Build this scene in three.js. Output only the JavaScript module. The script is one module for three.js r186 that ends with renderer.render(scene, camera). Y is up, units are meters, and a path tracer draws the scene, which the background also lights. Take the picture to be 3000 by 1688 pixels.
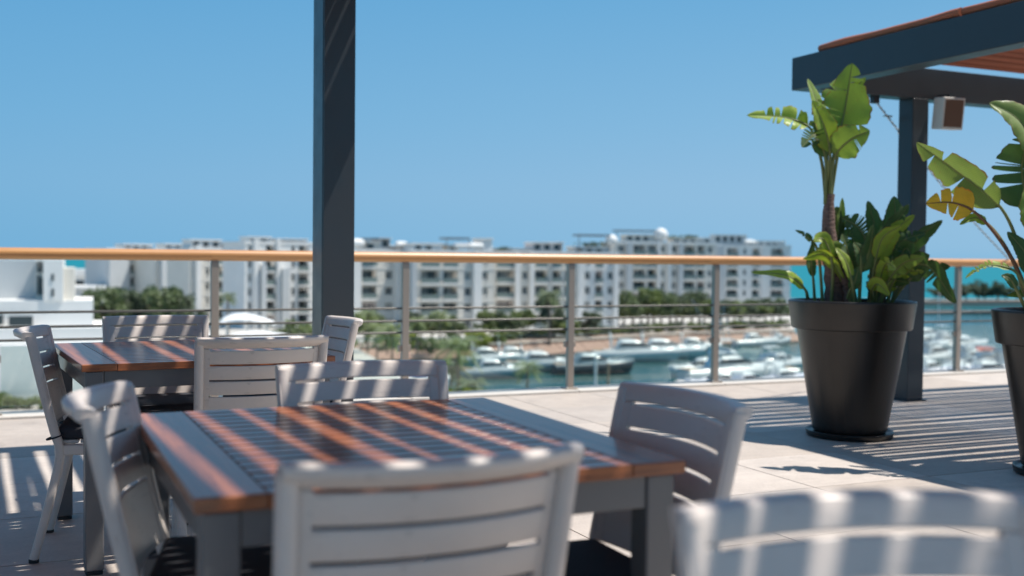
import * as THREE from 'three';
import { mergeGeometries, mergeVertices } from 'three/addons/utils/BufferGeometryUtils.js';
import { RoundedBoxGeometry } from 'three/addons/geometries/RoundedBoxGeometry.js';

// ───────────────────────── camera, sky, sun, exposure ─────────────────────────
// World axes: x runs along the balustrade, -z looks across it to the marina, y is up from the terrace floor.
const scene = new THREE.Scene();
const FPX = 3200, YAW = THREE.MathUtils.degToRad(24.4), EYE = 1.13;
const camera = new THREE.PerspectiveCamera(2 * Math.atan(844 / FPX) * 180 / Math.PI, 1024 / 576, 0.1, 90000);
camera.position.set(0, EYE, 0);
camera.lookAt(Math.sin(YAW), EYE - 89 / FPX, -Math.cos(YAW));
camera.rotateZ(THREE.MathUtils.degToRad(0.58));
camera.focus = 4.2;
camera.userData.fStop = 2.0;
scene.add(camera);

const SUN = new THREE.Vector3(0.44, 1, 0.17).normalize();
const sun = new THREE.DirectionalLight(new THREE.Color().setRGB(1, 0.945, 0.87), 5.0);
sun.position.copy(SUN).multiplyScalar(60); sun.target.position.set(0, 0, 0);
sun.shadow.radius = 1; sun.castShadow = true;
Object.assign(sun.shadow.camera, { left: -30, right: 30, top: 30, bottom: -30, near: 1, far: 200 });
sun.shadow.mapSize.set(4096, 4096);
scene.add(sun, sun.target);

{ // clear blue sky: deep overhead, paler low down, a little paler again towards the sun's side
  const W = 512, Hh = 256, d = new Float32Array(W * Hh * 4);
  const lerp3 = (a, b, t) => a.map((v, i) => v + (b[i] - v) * t);
  const stops = [[0, [0.21, 0.41, 0.585]], [3.5, [0.232, 0.421, 0.596]], [7, [0.19, 0.397, 0.59]], [13.5, [0.128, 0.342, 0.561]], [30, [0.10, 0.26, 0.47]], [60, [0.09, 0.21, 0.385]], [90, [0.085, 0.195, 0.355]]];
  for (let j = 0; j < Hh; j++) for (let i = 0; i < W; i++) {
    const el = ((j + 0.5) / Hh - 0.5) * 180, az = ((i + 0.5) / W - 0.5) * 2 * Math.PI;
    let c = stops[0][1];
    for (let k = 0; k + 1 < stops.length; k++) if (el >= stops[k][0]) c = lerp3(stops[k][1], stops[k + 1][1], Math.min(1, (el - stops[k][0]) / (stops[k + 1][0] - stops[k][0])));
    const dx = Math.cos(az), dz = Math.sin(az), t = 0.5 + 0.5 * (dx * 0.94 - dz * 0.342), low = Math.max(0, 1 - Math.max(0, el) / 40), q = 0.78 + (Math.max(0.3, t * t) - 0.78) * low;
    const o = (j * W + i) * 4;
    d[o] = c[0] * (0.35 + 0.75 * q); d[o + 1] = c[1] * (0.72 + 0.3 * q); d[o + 2] = c[2] * (0.88 + 0.13 * q); d[o + 3] = 1;
  }
  const sky = new THREE.DataTexture(d, W, Hh, THREE.RGBAFormat, THREE.FloatType);
  sky.mapping = THREE.EquirectangularReflectionMapping; sky.magFilter = THREE.LinearFilter; sky.needsUpdate = true;
  scene.background = sky; scene.environment = sky;
}
const renderer = new THREE.WebGLRenderer({ antialias: true });
renderer.setSize(1024, 576);
renderer.toneMapping = THREE.LinearToneMapping; renderer.toneMappingExposure = 1.25;
renderer.shadowMap.enabled = true;

// ───────────────────────── helpers ─────────────────────────
const V = (x, y, z) => new THREE.Vector3(x, y, z), R = THREE.MathUtils.degToRad;
function rng(seed) { let a = seed >>> 0; return () => { a = (a + 0x6D2B79F5) | 0; let t = Math.imul(a ^ (a >>> 15), 1 | a); t = (t + Math.imul(t ^ (t >>> 7), 61 | t)) ^ t; return ((t ^ (t >>> 14)) >>> 0) / 4294967296; }; }
const taken = new Map();
function numbered(name) { const n = taken.get(name) || 0; taken.set(name, n + 1); return n ? `${name}_${String(n).padStart(3, '0')}` : name; }
function tag(o, label, category, group, kind) { if (label) o.userData.label = label; if (category) o.userData.category = category; if (group) o.userData.group = group; if (kind) o.userData.kind = kind; return o; }
function thing(name, label, category, pos = [0, 0, 0], turn = 0, group) {
  const o = new THREE.Group(); o.name = numbered(name); o.position.set(...pos); o.rotation.y = turn; scene.add(o);
  return tag(o, label, category, group);
}
function part(name, geo, mat, parent) { const m = new THREE.Mesh(geo, mat); m.name = name; m.castShadow = m.receiveShadow = true; parent.add(m); return m; }
function solo(name, geo, mat, label, category, group, kind) { const m = part(numbered(name), geo, mat, scene); return tag(m, label, category, group, kind); }
function structure(name, geo, mat, label) { return solo(name, geo, mat, label, null, null, 'structure'); }
function copyThing(src, label, pos, turn, group, sc) { const c = src.clone(); c.userData = { ...src.userData }; c.name = numbered(src.name.replace(/_\d{3}$/, '')); scene.add(c); c.position.set(...pos); c.rotation.y = turn; if (sc) c.scale.set(...sc); tag(c, label, null, group); return c; }

function metreUV(g, s = 1, ox = 0, oy = 0) { // box-projected uv in metres
  if (g.index) g = g.toNonIndexed();
  const p = g.attributes.position, n = g.attributes.normal, uv = new Float32Array(p.count * 2);
  for (let i = 0; i < p.count; i++) {
    const ax = Math.abs(n.getX(i)), ay = Math.abs(n.getY(i)), az = Math.abs(n.getZ(i));
    let u, v; if (ay >= ax && ay >= az) { u = p.getX(i); v = p.getZ(i); } else if (ax >= az) { u = p.getZ(i); v = p.getY(i); } else { u = p.getX(i); v = p.getY(i); }
    uv[i * 2] = u * s + ox; uv[i * 2 + 1] = v * s + oy;
  }
  g.setAttribute('uv', new THREE.BufferAttribute(uv, 2)); return g;
}
function box(w, h, d, x = 0, y = 0, z = 0, ox = 0, oy = 0) { const g = new THREE.BoxGeometry(w, h, d); g.translate(x, y, z); return metreUV(g, 1, ox, oy); }
function rbox(w, h, d, r, x = 0, y = 0, z = 0, seg = 2) { const g = new RoundedBoxGeometry(w, h, d, seg, r); g.translate(x, y, z); return metreUV(g); }
const span = (x0, x1, y0, y1, z0, z1) => box(x1 - x0, y1 - y0, z1 - z0, (x0 + x1) / 2, (y0 + y1) / 2, (z0 + z1) / 2);
function merge(list) { return mergeGeometries(list.map(g => { const h = g.index ? g.toNonIndexed() : g; for (const k of Object.keys(h.attributes)) if (!['position', 'normal', 'uv'].includes(k)) h.deleteAttribute(k); return h; })); }
function loft(rings, { closed = true, caps = true } = {}) { // rings of equal length, joined smoothly
  const n = rings[0].length, m = rings.length, pos = [], uv = [], idx = [];
  let acc = 0; const cum = rings.map((r, i) => i ? (acc += r[0].distanceTo(rings[i - 1][0])) : 0);
  const N = closed ? n + 1 : n; let per = [0]; for (let k = 1; k < N; k++) per.push(per[k - 1] + rings[0][k % n].distanceTo(rings[0][k - 1]));
  rings.forEach((r, i) => { for (let k = 0; k < N; k++) { const p = r[k % n]; pos.push(p.x, p.y, p.z); uv.push(cum[i], per[k]); } });
  for (let i = 0; i + 1 < m; i++) for (let k = 0; k + 1 < N; k++) { const a = i * N + k, b = a + 1, c = a + N, d = c + 1; idx.push(a, c, b, b, c, d); }
  let g = new THREE.BufferGeometry(); g.setAttribute('position', new THREE.Float32BufferAttribute(pos, 3)); g.setAttribute('uv', new THREE.Float32BufferAttribute(uv, 2)); g.setIndex(idx); g.computeVertexNormals();
  if (closed) { const nn = g.attributes.normal; for (let i = 0; i < m; i++) { const a = i * N, b = a + n, s = V(nn.getX(a) + nn.getX(b), nn.getY(a) + nn.getY(b), nn.getZ(a) + nn.getZ(b)).normalize(); nn.setXYZ(a, s.x, s.y, s.z); nn.setXYZ(b, s.x, s.y, s.z); } }
  const all = [g];
  if (caps && closed) for (const [r, flip] of [[rings[0], true], [rings[m - 1], false]]) {
    const c = r.reduce((s, p) => s.add(p), V(0, 0, 0)).multiplyScalar(1 / n), P = [], U = [];
    for (let k = 0; k < n; k++) { const a = r[k], b = r[(k + 1) % n]; for (const q of flip ? [c, b, a] : [c, a, b]) { P.push(q.x, q.y, q.z); U.push(q.x, q.z); } }
    const h = new THREE.BufferGeometry(); h.setAttribute('position', new THREE.Float32BufferAttribute(P, 3)); h.setAttribute('uv', new THREE.Float32BufferAttribute(U, 2)); h.computeVertexNormals(); all.push(h);
  }
  return merge(all);
}
function sweep(pts, rx, ry, { n = 10, power = 2.6, ref = V(0, 1, 0), flat = null } = {}) { // rounded section along a path; rx across, ry along ref
  const rings = pts.map((p, i) => {
    const t = V(0, 0, 0).subVectors(pts[Math.min(i + 1, pts.length - 1)], pts[Math.max(i - 1, 0)]).normalize();
    const s = V(0, 0, 0).crossVectors(t, ref).normalize(), u = V(0, 0, 0).crossVectors(s, t).normalize();
    const a = typeof rx === 'function' ? rx(i / (pts.length - 1)) : rx, b = typeof ry === 'function' ? ry(i / (pts.length - 1)) : ry, ring = [];
    for (let k = 0; k < n; k++) { const th = k / n * 2 * Math.PI, c = Math.cos(th), q = Math.sin(th); ring.push(p.clone().addScaledVector(s, a * Math.sign(c) * Math.pow(Math.abs(c), 2 / power)).addScaledVector(u, b * Math.sign(q) * Math.pow(Math.abs(q), 2 / power))); }
    return ring;
  });
  return loft(rings);
}
const curve = (pts, n) => new THREE.CatmullRomCurve3(pts).getPoints(n);
const rod = (a, b, r, n = 8) => sweep([a, b], r, r, { n, power: 2, ref: Math.abs(b.y - a.y) > 0.8 * a.distanceTo(b) ? V(0, 0, 1) : V(0, 1, 0) });
// survey helper for far things: horizontal bearing (in units of the photograph's width) and range in metres give a place on the map
const site = (u, range) => { const L = (u - 1500) / FPX * range; return V(Math.sin(YAW) * range + Math.cos(YAW) * L, 0, -(Math.cos(YAW) * range - Math.sin(YAW) * L)); };
const facing = u => -(YAW + Math.atan((u - 1500) / FPX)); // turn that makes local +z look back along that bearing

// ───────────────────────── procedural textures ─────────────────────────
function lattice(seed, per) { const r = rng(seed), a = new Float32Array(per * per).map(() => r()); return (x, y) => { const xi = Math.floor(x), yi = Math.floor(y), fx = x - xi, fy = y - yi, sx = fx * fx * (3 - 2 * fx), sy = fy * fy * (3 - 2 * fy), at = (i, j) => a[((j % per) + per) % per * per + ((i % per) + per) % per]; return (at(xi, yi) * (1 - sx) + at(xi + 1, yi) * sx) * (1 - sy) + (at(xi, yi + 1) * (1 - sx) + at(xi + 1, yi + 1) * sx) * sy; }; }
const clamp01 = v => Math.max(0, Math.min(1, v));
function texture(size, repeatMetres, fn, srgb) { // fn(u,v in 0..1) -> [r,g,b] (linear if srgb) or a grey number
  const [w, h] = Array.isArray(size) ? size : [size, size], d = new Uint8Array(w * h * 4), enc = c => Math.round(255 * (srgb ? (c <= 0.0031308 ? 12.92 * c : 1.055 * Math.pow(c, 1 / 2.4) - 0.055) : c));
  for (let j = 0; j < h; j++) for (let i = 0; i < w; i++) { let c = fn((i + 0.5) / w, (j + 0.5) / h); if (!Array.isArray(c)) c = [c, c, c]; const o = (j * w + i) * 4; d[o] = enc(clamp01(c[0])); d[o + 1] = enc(clamp01(c[1])); d[o + 2] = enc(clamp01(c[2])); d[o + 3] = 255; }
  const t = new THREE.DataTexture(d, w, h); t.wrapS = t.wrapT = THREE.RepeatWrapping; t.magFilter = THREE.LinearFilter; t.minFilter = THREE.LinearMipmapLinearFilter; t.generateMipmaps = true; if (srgb) t.colorSpace = THREE.SRGBColorSpace;
  const [ru, rv] = Array.isArray(repeatMetres) ? repeatMetres : [repeatMetres, repeatMetres]; t.repeat.set(1 / ru, 1 / rv); t.needsUpdate = true; return t;
}
const n8 = lattice(11, 8), n16 = lattice(12, 16), n32 = lattice(13, 32), n64 = lattice(14, 64), n128 = lattice(15, 128), n4 = lattice(16, 4), n256 = lattice(17, 256);
const fbm = (u, v) => 0.42 * n8(u * 8, v * 8) + 0.27 * n16(u * 16, v * 16) + 0.17 * n32(u * 32, v * 32) + 0.14 * n64(u * 64, v * 64);
const stoneMap = texture(512, 1.9, (u, v) => { const f = fbm(u, v), g = n256(u * 256, v * 256), st = n64(u * 16, v * 64), spot = n16(u * 16 + 3, v * 16) > 0.76 ? 0.17 * n64(u * 64, v * 64) * n16(u * 16 + 3, v * 16) : 0, k = 0.78 + 0.24 * f + 0.12 * (g - 0.5) + 0.09 * (st - 0.5) - spot; return [0.98 * k, 0.945 * k * (0.99 + 0.01 * f), 0.90 * k]; }, true);
const stoneBump = texture(512, 1.9, (u, v) => 0.5 * fbm(u, v) + 0.5 * n256(u * 256, v * 256));
const woodFn = (dark, light) => (u, v) => { const warp = 0.02 * n8(u * 8, v * 8), a = n128(u * 4, (v + warp) * 128), b = n32(u * 2, (v + warp) * 32), p = n256(u * 16, v * 256), k = clamp01(0.15 + 0.5 * b + 0.35 * a - (p > 0.82 ? 0.3 : 0)); return [0, 1, 2].map(i => dark[i] + (light[i] - dark[i]) * k); };
const tableWood = texture(512, [1.3, 0.33], woodFn([0.12, 0.034, 0.012], [0.50, 0.165, 0.05]), true);
const railWood = texture([512, 256], [2.2, 0.5], woodFn([0.34, 0.14, 0.045], [0.66, 0.33, 0.12]), true);
const poleWood = texture(256, [1.5, 0.4], woodFn([0.15, 0.035, 0.016], [0.52, 0.145, 0.06]), true);
const woodBump = texture(256, [1.3, 0.33], (u, v) => 0.6 * n128(u * 4, v * 128) + 0.4 * n256(u * 8, v * 256));
const fineBump = texture(256, 0.25, (u, v) => 0.5 * n128(u * 128, v * 128) + 0.5 * n64(u * 64, v * 64));
const smudge = texture(256, 0.9, (u, v) => 0.62 + 0.38 * fbm(u, v));
const paintMap = texture(256, 1.3, (u, v) => { const k = 0.93 + 0.07 * fbm(u, v); return [k, k, k]; }, true);
const chairMap = texture(512, 0.8, (u, v) => { const f = fbm(u, v), s = n256(u * 256, v * 256), scuff = n128(u * 24, v * 128) > 0.86 && n8(u * 8, v * 8) > 0.55 ? 0.12 : 0, k = 0.90 + 0.10 * f - 0.05 * (s > 0.9 ? 1 : 0) - scuff; return [k, k * (0.985 + 0.015 * f), k * (0.97 + 0.03 * f)]; }, true);
const potMap = texture(512, 0.7, (u, v) => { const f = fbm(u, v), dust = Math.pow(n32(u * 32, v * 10), 3) * 0.5, sc = n256(u * 18, v * 256) > 0.965 ? 0.3 : 0, k = 0.45 + 0.3 * f + dust + sc; return [k, k * 0.97, k * 0.92]; }, true);
const fabricBump = texture(256, 0.16, (u, v) => 0.5 + 0.25 * Math.sin(u * 2 * Math.PI * 64) * Math.sin(v * 2 * Math.PI * 64) + 0.25 * (n256(u * 256, v * 256) - 0.5));
const renderMap = texture(512, 21, (u, v) => { const f = fbm(u, v), k = 0.90 + 0.12 * f; return [k, k * 0.995, k * 0.985]; }, true);
const rippleBump = texture(512, 42, (u, v) => 0.4 * n64(u * 32, v * 64) + 0.35 * n128(u * 96, v * 128) + 0.25 * n256(u * 160, v * 256));
const waterMap = texture(512, 130, (u, v) => { const f = fbm(u, v), k = 0.72 + 0.5 * f; return [k * 0.9, k, k]; }, true);
const pavingMap = texture(256, 17, (u, v) => { const k = 0.78 + 0.22 * fbm(u, v) + 0.1 * (n256(u * 256, v * 256) - 0.5); return [k, k, k]; }, true);
const leafMap = texture([256, 256], 1, (u, v) => { // u along the leaf, v across: parallel side veins and a pale midrib
  const vein = 0.5 + 0.5 * Math.sin((u * 46 + Math.abs(v - 0.5) * 8) * 2 * Math.PI), mid = Math.exp(-Math.pow((v - 0.5) / 0.018, 2)), k = 0.74 + 0.20 * vein + 0.26 * (fbm(u, v) - 0.5);
  const edge = clamp01((Math.abs(v - 0.5) - 0.462 + 0.05 * (n32(u * 32, v * 4) - 0.5)) / 0.02) + (n64(u * 64, v * 24) > 0.93 ? 0.6 : 0), b = clamp01(edge);
  return [clamp01((k + 0.35 * mid) * (1 - b) + 0.95 * b), clamp01((k + 0.2 * mid) * (1 - b) + 0.42 * b), clamp01((k + 0.1 * mid) * (1 - b) + 0.5 * b)];
}, true);
const leafBump = texture([256, 256], 1, (u, v) => 0.5 + 0.35 * Math.sin((u * 46 + Math.abs(v - 0.5) * 8) * 2 * Math.PI) + 0.15 * n64(u * 64, v * 64));
const barkMap = texture(256, 0.4, (u, v) => { const k = 0.55 + 0.45 * n64(u * 64, v * 8) - 0.25 * (n16(u * 16, v * 16) > 0.7 ? 1 : 0); return [k, k * 0.93, k * 0.9]; }, true);

const std = (r, g, b, rough, extra = {}) => new THREE.MeshStandardMaterial({ color: new THREE.Color().setRGB(r, g, b), roughness: rough, ...extra });
const phys = (r, g, b, rough, extra = {}) => new THREE.MeshPhysicalMaterial({ color: new THREE.Color().setRGB(r, g, b), roughness: rough, ...extra });
const M = {
  tile: [[0.545, 0.495, 0.455], [0.49, 0.445, 0.41], [0.60, 0.55, 0.51], [0.52, 0.465, 0.42]].map(c => std(...c, 0.62, { map: stoneMap, bumpMap: stoneBump, bumpScale: 0.0012 })),
  grout: std(0.38, 0.355, 0.33, 0.9, { map: stoneMap }),
  kerb: std(0.62, 0.60, 0.57, 0.6, { map: stoneMap, bumpMap: stoneBump, bumpScale: 0.001 }),
  render: std(0.62, 0.61, 0.58, 0.85, { map: renderMap }),
  rail: phys(1, 1, 1, 0.42, { map: railWood, bumpMap: woodBump, bumpScale: 0.0006, clearcoat: 0.35, clearcoatRoughness: 0.3 }),
  railPost: std(0.33, 0.285, 0.245, 0.42, { metalness: 0.25, roughnessMap: smudge }),
  rod: std(0.10, 0.095, 0.085, 0.4, { metalness: 0.5 }),
  glass: phys(0.93, 0.975, 0.955, 0.02, { transmission: 1, thickness: 0, ior: 1.5 }),
  steel: std(0.032, 0.038, 0.045, 0.46, { map: paintMap, roughnessMap: smudge, bumpMap: fineBump, bumpScale: 0.0003 }),
  pole: std(1, 1, 1, 0.72, { map: poleWood, bumpMap: woodBump, bumpScale: 0.002 }),
  poleDark: std(0.72, 0.66, 0.62, 0.75, { map: poleWood, bumpMap: woodBump, bumpScale: 0.002 }),
  table: [[1, 1, 1], [0.86, 0.80, 0.78], [1.0, 0.93, 0.88]].map(c => phys(...c, 0.5, { map: tableWood, bumpMap: woodBump, bumpScale: 0.0006, clearcoat: 0.6, clearcoatRoughness: 0.17 })),
  tableLeg: std(0.165, 0.162, 0.162, 0.42, { map: paintMap, roughnessMap: smudge, metalness: 0.2 }),
  chair: std(0.68, 0.61, 0.56, 0.46, { map: chairMap, roughnessMap: smudge, bumpMap: fineBump, bumpScale: 0.0003 }),
  foot: std(0.02, 0.02, 0.02, 0.7),
  cushion: std(0.032, 0.034, 0.043, 0.92, { bumpMap: fabricBump, bumpScale: 0.0012 }),
  pot: phys(0.016, 0.0138, 0.0128, 0.42, { map: potMap, roughnessMap: smudge, bumpMap: fineBump, bumpScale: 0.0004 }),
  soil: std(0.045, 0.03, 0.02, 0.95, { bumpMap: stoneBump, bumpScale: 0.02 }),
  bark: std(0.20, 0.135, 0.115, 0.9, { map: barkMap, bumpMap: barkMap, bumpScale: 0.006 }),
  petiole: std(0.155, 0.17, 0.05, 0.55),
  petioleBrown: std(0.20, 0.105, 0.055, 0.8, { map: barkMap }),
  leaf: [[0.23, 0.36, 0.035], [0.34, 0.47, 0.03], [0.07, 0.15, 0.025], [0.95, 0.52, 0.01], [0.32, 0.17, 0.08], [0.20, 0.29, 0.045]].map(c => phys(...c, 0.92, { map: leafMap, bumpMap: leafBump, bumpScale: 0.0006, transmission: 0.42, thickness: 0, clearcoat: 0.4, clearcoatRoughness: 0.34, side: THREE.DoubleSide })),
  white: std(0.80, 0.79, 0.765, 0.7, { map: renderMap }),
  cream: std(0.70, 0.665, 0.60, 0.8, { map: renderMap }),
  greyWall: std(0.55, 0.57, 0.575, 0.8, { map: renderMap }),
  pinkWall: std(0.70, 0.62, 0.58, 0.8, { map: renderMap }),
  windowGlass: phys(0.05, 0.062, 0.065, 0.18, {}), curtain: [[0.08, 0.092, 0.095], [0.12, 0.13, 0.13], [0.26, 0.255, 0.235], [0.40, 0.38, 0.34], [0.06, 0.07, 0.072]].map(c => phys(...c, 0.2, {})),
  balustrade: phys(0.19, 0.235, 0.22, 0.25, {}),
  roofDark: std(0.16, 0.15, 0.14, 0.85),
  terracotta: std(0.38, 0.235, 0.18, 0.85, { map: pavingMap }),
  paving: std(0.52, 0.50, 0.46, 0.85, { map: pavingMap }),
  earth: std(0.21, 0.19, 0.13, 0.95, { map: pavingMap }),
  gelcoat: phys(0.72, 0.73, 0.73, 0.28, { clearcoat: 0.4, clearcoatRoughness: 0.15 }),
  hullGrey: phys(0.32, 0.39, 0.42, 0.3, {}), hullNavy: phys(0.035, 0.05, 0.06, 0.3, {}), hullRed: phys(0.36, 0.06, 0.04, 0.35, {}),
  boatGlass: phys(0.02, 0.028, 0.032, 0.12, {}), canvas: std(0.62, 0.60, 0.55, 0.9), canvasBlue: std(0.03, 0.09, 0.26, 0.85), alloy: std(0.6, 0.62, 0.62, 0.35, { metalness: 0.7 }), teak: std(0.34, 0.22, 0.13, 0.7),
  trunk: std(0.19, 0.15, 0.11, 0.9),
  foliage: [[0.125, 0.175, 0.06], [0.175, 0.23, 0.06], [0.105, 0.145, 0.075], [0.30, 0.35, 0.05]].map(c => phys(...c, 0.9, { transmission: 0.5, thickness: 0, side: THREE.DoubleSide })),
  rock: std(0.30, 0.27, 0.23, 0.9),
  sail: phys(0.78, 0.79, 0.78, 0.75, {}),
};

// ───────────────────────── far setting: sea, marina, land ─────────────────────────
const GROUND = -14, WATER = -15.8;
function sheet(points, y) { // flat polygon of [x,z] at height y, facing up, uv in metres
  const s = new THREE.Shape(points.map(([x, z]) => new THREE.Vector2(x, -z))), g = new THREE.ShapeGeometry(s); g.rotateX(-Math.PI / 2); g.translate(0, y, 0);
  const p = g.attributes.position, uv = g.attributes.uv; for (let i = 0; i < p.count; i++) uv.setXY(i, p.getX(i), p.getZ(i)); return g;
}
function slabOf(points, yTop, yBottom) { const s = new THREE.Shape(points.map(([x, z]) => new THREE.Vector2(x, -z))); const g = new THREE.ExtrudeGeometry(s, { depth: yTop - yBottom, bevelEnabled: false }); g.rotateX(-Math.PI / 2); g.translate(0, yBottom, 0); return metreUV(g); }
const map = list => list.map(([u, r]) => { const p = site(u, r); return [p.x, p.z]; });
structure('sea_water', sheet([[-40000, 400], [-40000, -60000], [60000, -60000], [60000, 400]], WATER - 0.12), phys(0.004, 0.165, 0.205, 0.55, { specularIntensity: 0.25 }), 'turquoise sea reaching to the horizon beyond the marina');
structure('marina_water', sheet(map([[900, 95], [3900, 95], [3900, 400], [2100, 400], [900, 300]]), WATER), phys(0.016, 0.072, 0.074, 0.2, { map: waterMap, bumpMap: rippleBump, bumpScale: 0.12, specularIntensity: 0.3 }), 'sheltered dark teal water of the marina basin');
structure('shore_ground', slabOf(map([[-1600, 26], [1720, 26], [1720, 110], [1340, 117], [1150, 148], [1050, 178], [1480, 186], [2000, 217], [2330, 229], [2330, 400], [1500, 560], [400, 820], [-1600, 820]]), GROUND, GROUND - 1.7), M.paving, 'pale paved ground of the waterfront below the terrace');
structure('promenade_path', sheet(map([[1000, 176], [1060, 179], [1480, 187], [2000, 218], [2326, 230], [2326, 242], [2000, 231], [1480, 198], [1000, 190]]), GROUND + 0.01), M.terracotta, 'terracotta paved promenade along the quay');
{ // the terracotta faced quay wall, in panels along the edge
  const edge = [[1052, 177.6], [1480, 185.6], [2000, 216.6], [2331, 228.6]], q = thing('quay_wall', 'sloping terracotta quay embankment above the marina water', 'wall');
  for (let k = 0; k + 1 < edge.length; k++) {
    const a = site(...edge[k]), b = site(...edge[k + 1]), n = Math.max(3, Math.round(a.distanceTo(b) / 6));
    for (let i = 0; i < n; i++) { const p = a.clone().lerp(b, (i + 0.5) / n), L = a.distanceTo(b) / n - 0.12, g = box(L, 0.4, 3.6); g.rotateX(R(30)); const m = part('panel', g, M.terracotta, q); m.position.set(p.x, GROUND - 0.75, p.z); m.rotation.y = Math.atan2(-(b.z - a.z), b.x - a.x); m.translateZ(1.2); }
    const g = sweep([V(a.x, GROUND + 0.5, a.z), V(b.x, GROUND + 0.5, b.z)], 0.4, 0.1, { n: 4, power: 8 }); part('coping', g, M.cream, q);
  }
}
{ // breakwater with trees, far side of the basin
  const q = [[2300, 395], [2700, 408], [3700, 430], [3700, 452], [2700, 430], [2300, 415]];
  structure('breakwater_ground', slabOf(map(q), WATER + 2.4, WATER - 0.6), M.rock, 'grey stone breakwater closing the marina basin');
  structure('far_dock_pavement', slabOf(map([[2560, 352], [3600, 360], [3600, 368], [2560, 360]]), WATER + 0.9, WATER - 0.5), M.roofDark, 'dark floating dock across the far marina');
}

// ───────────────────────── terrace ─────────────────────────
const RAIL_Z = -8.25;
structure('terrace_slab', span(-11, 17, -14, -0.035, RAIL_Z - 0.16, 6), M.render, 'white rendered block that carries the terrace');
{
  const floor = new THREE.Group(); floor.name = 'terrace_floor'; tag(floor, 'pale beige stone tile floor of the terrace', null, null, 'structure'); scene.add(floor);
  part('grout_bed', span(-10.9, 16.9, -0.0345, -0.005, RAIL_Z + 0.14, 5.9), M.grout, floor);
  const T = 0.76, variants = [0, 1, 2, 3, 4, 5].map(k => { const g = new RoundedBoxGeometry(T - 0.006, 0.022, T - 0.006, 1, 0.0025); return metreUV(g, 1, k * 0.37, k * 0.61); }), r = rng(5);
  for (let i = -5; i < 19; i++) for (let j = 0; j < 12; j++) {
    const t = part('tile', variants[Math.floor(r() * 6)], M.tile[Math.floor(r() * 4)], floor);
    t.position.set(0.2 + i * T, -0.0105 + (r() - 0.5) * 0.0008, RAIL_Z + 0.145 + T / 2 + j * T); t.rotation.y = r() < 0.5 ? 0 : Math.PI;
  }
  const kerb = new THREE.Group(); kerb.name = 'terrace_kerb'; tag(kerb, 'white stone kerb under the balustrade', null, null, 'structure'); scene.add(kerb);
  for (let k = 0; k < 14; k++) part('kerb_stone', rbox(1.474, 0.05, 0.29, 0.006, -2.35 + k * 1.48, -0.007, RAIL_Z - 0.005), M.kerb, kerb);
}
{ // balustrade
  const b = thing('balustrade', 'wood topped balustrade with metal posts, thin rods and low glass panels', 'balustrade', [0, 0, RAIL_Z]);
  const x0 = -3.1, x1 = 14.7;
  part('handrail', sweep(Array.from({ length: 13 }, (_, i) => V(x0 + (x1 - x0) * i / 12, 1.124, 0)), 0.041, 0.041, { n: 20, power: 2 }), M.rail, b);
  for (let k = -3; k < 9; k++) {
    const x = 1.33 + k * 1.48; if (x < x0 || x > x1) continue;
    const post = part('post', merge([rbox(0.058, 1.056, 0.052, 0.006, x, 0.547, 0), rbox(0.05, 0.02, 0.04, 0.004, x, 1.079, 0)]), M.railPost, b);
    part('base_plate', rbox(0.11, 0.012, 0.11, 0.003, x, 0.0245, 0), M.railPost, post);
    for (const s of [-1, 1]) part('bolt', new THREE.CylinderGeometry(0.008, 0.008, 0.012, 8).translate(x + s * 0.042, 0.036, 0.042), M.alloy, post);
    if (x + 1.48 <= x1) {
      for (const y of [0.718, 0.617, 0.525]) part('rod', rod(V(x + 0.029, y, 0), V(x + 1.451, y, 0), 0.009, 8), M.rod, b);
      const g = part('glass_pane', span(x + 0.05, x + 1.43, 0.07, 0.485, -0.005, 0.005), M.glass, b);
      for (const s of [0.034, 1.438]) part('clamp', rbox(0.03, 0.05, 0.028, 0.004, x + s, 0.40, 0), M.railPost, g);
    }
  }
}

// ───────────────────────── pergolas ─────────────────────────
const BEAM0 = 2.44, BEAM1 = 2.69;
const beam = (x0, x1, z0, z1, lift = 0) => rbox(x1 - x0, BEAM1 - BEAM0, z1 - z0, 0.006, (x0 + x1) / 2, (BEAM0 + BEAM1) / 2 + lift, (z0 + z1) / 2);
function roughPole(a, b, d, r, mat, parent, bend = 0.012) { // a peeled pole with slight crook and taper
  const n = 14, ph = r() * 6, ph2 = r() * 6, k1 = bend * (0.4 + r()), dir = b.clone().sub(a), side = V(-dir.z, 0, dir.x).normalize(), pts = [];
  for (let i = 0; i <= n; i++) { const t = i / n; pts.push(a.clone().lerp(b, t).addScaledVector(side, k1 * Math.sin(t * 7 + ph) + k1 * 0.5 * Math.sin(t * 17 + ph2))); }
  return part('pole', sweep(pts, t => d / 2 * (1 + 0.05 * Math.sin(t * 9 + ph)), t => d / 2 * (1 + 0.05 * Math.sin(t * 9 + ph)), { n: 9, power: 2 }), mat, parent);
}
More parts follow.
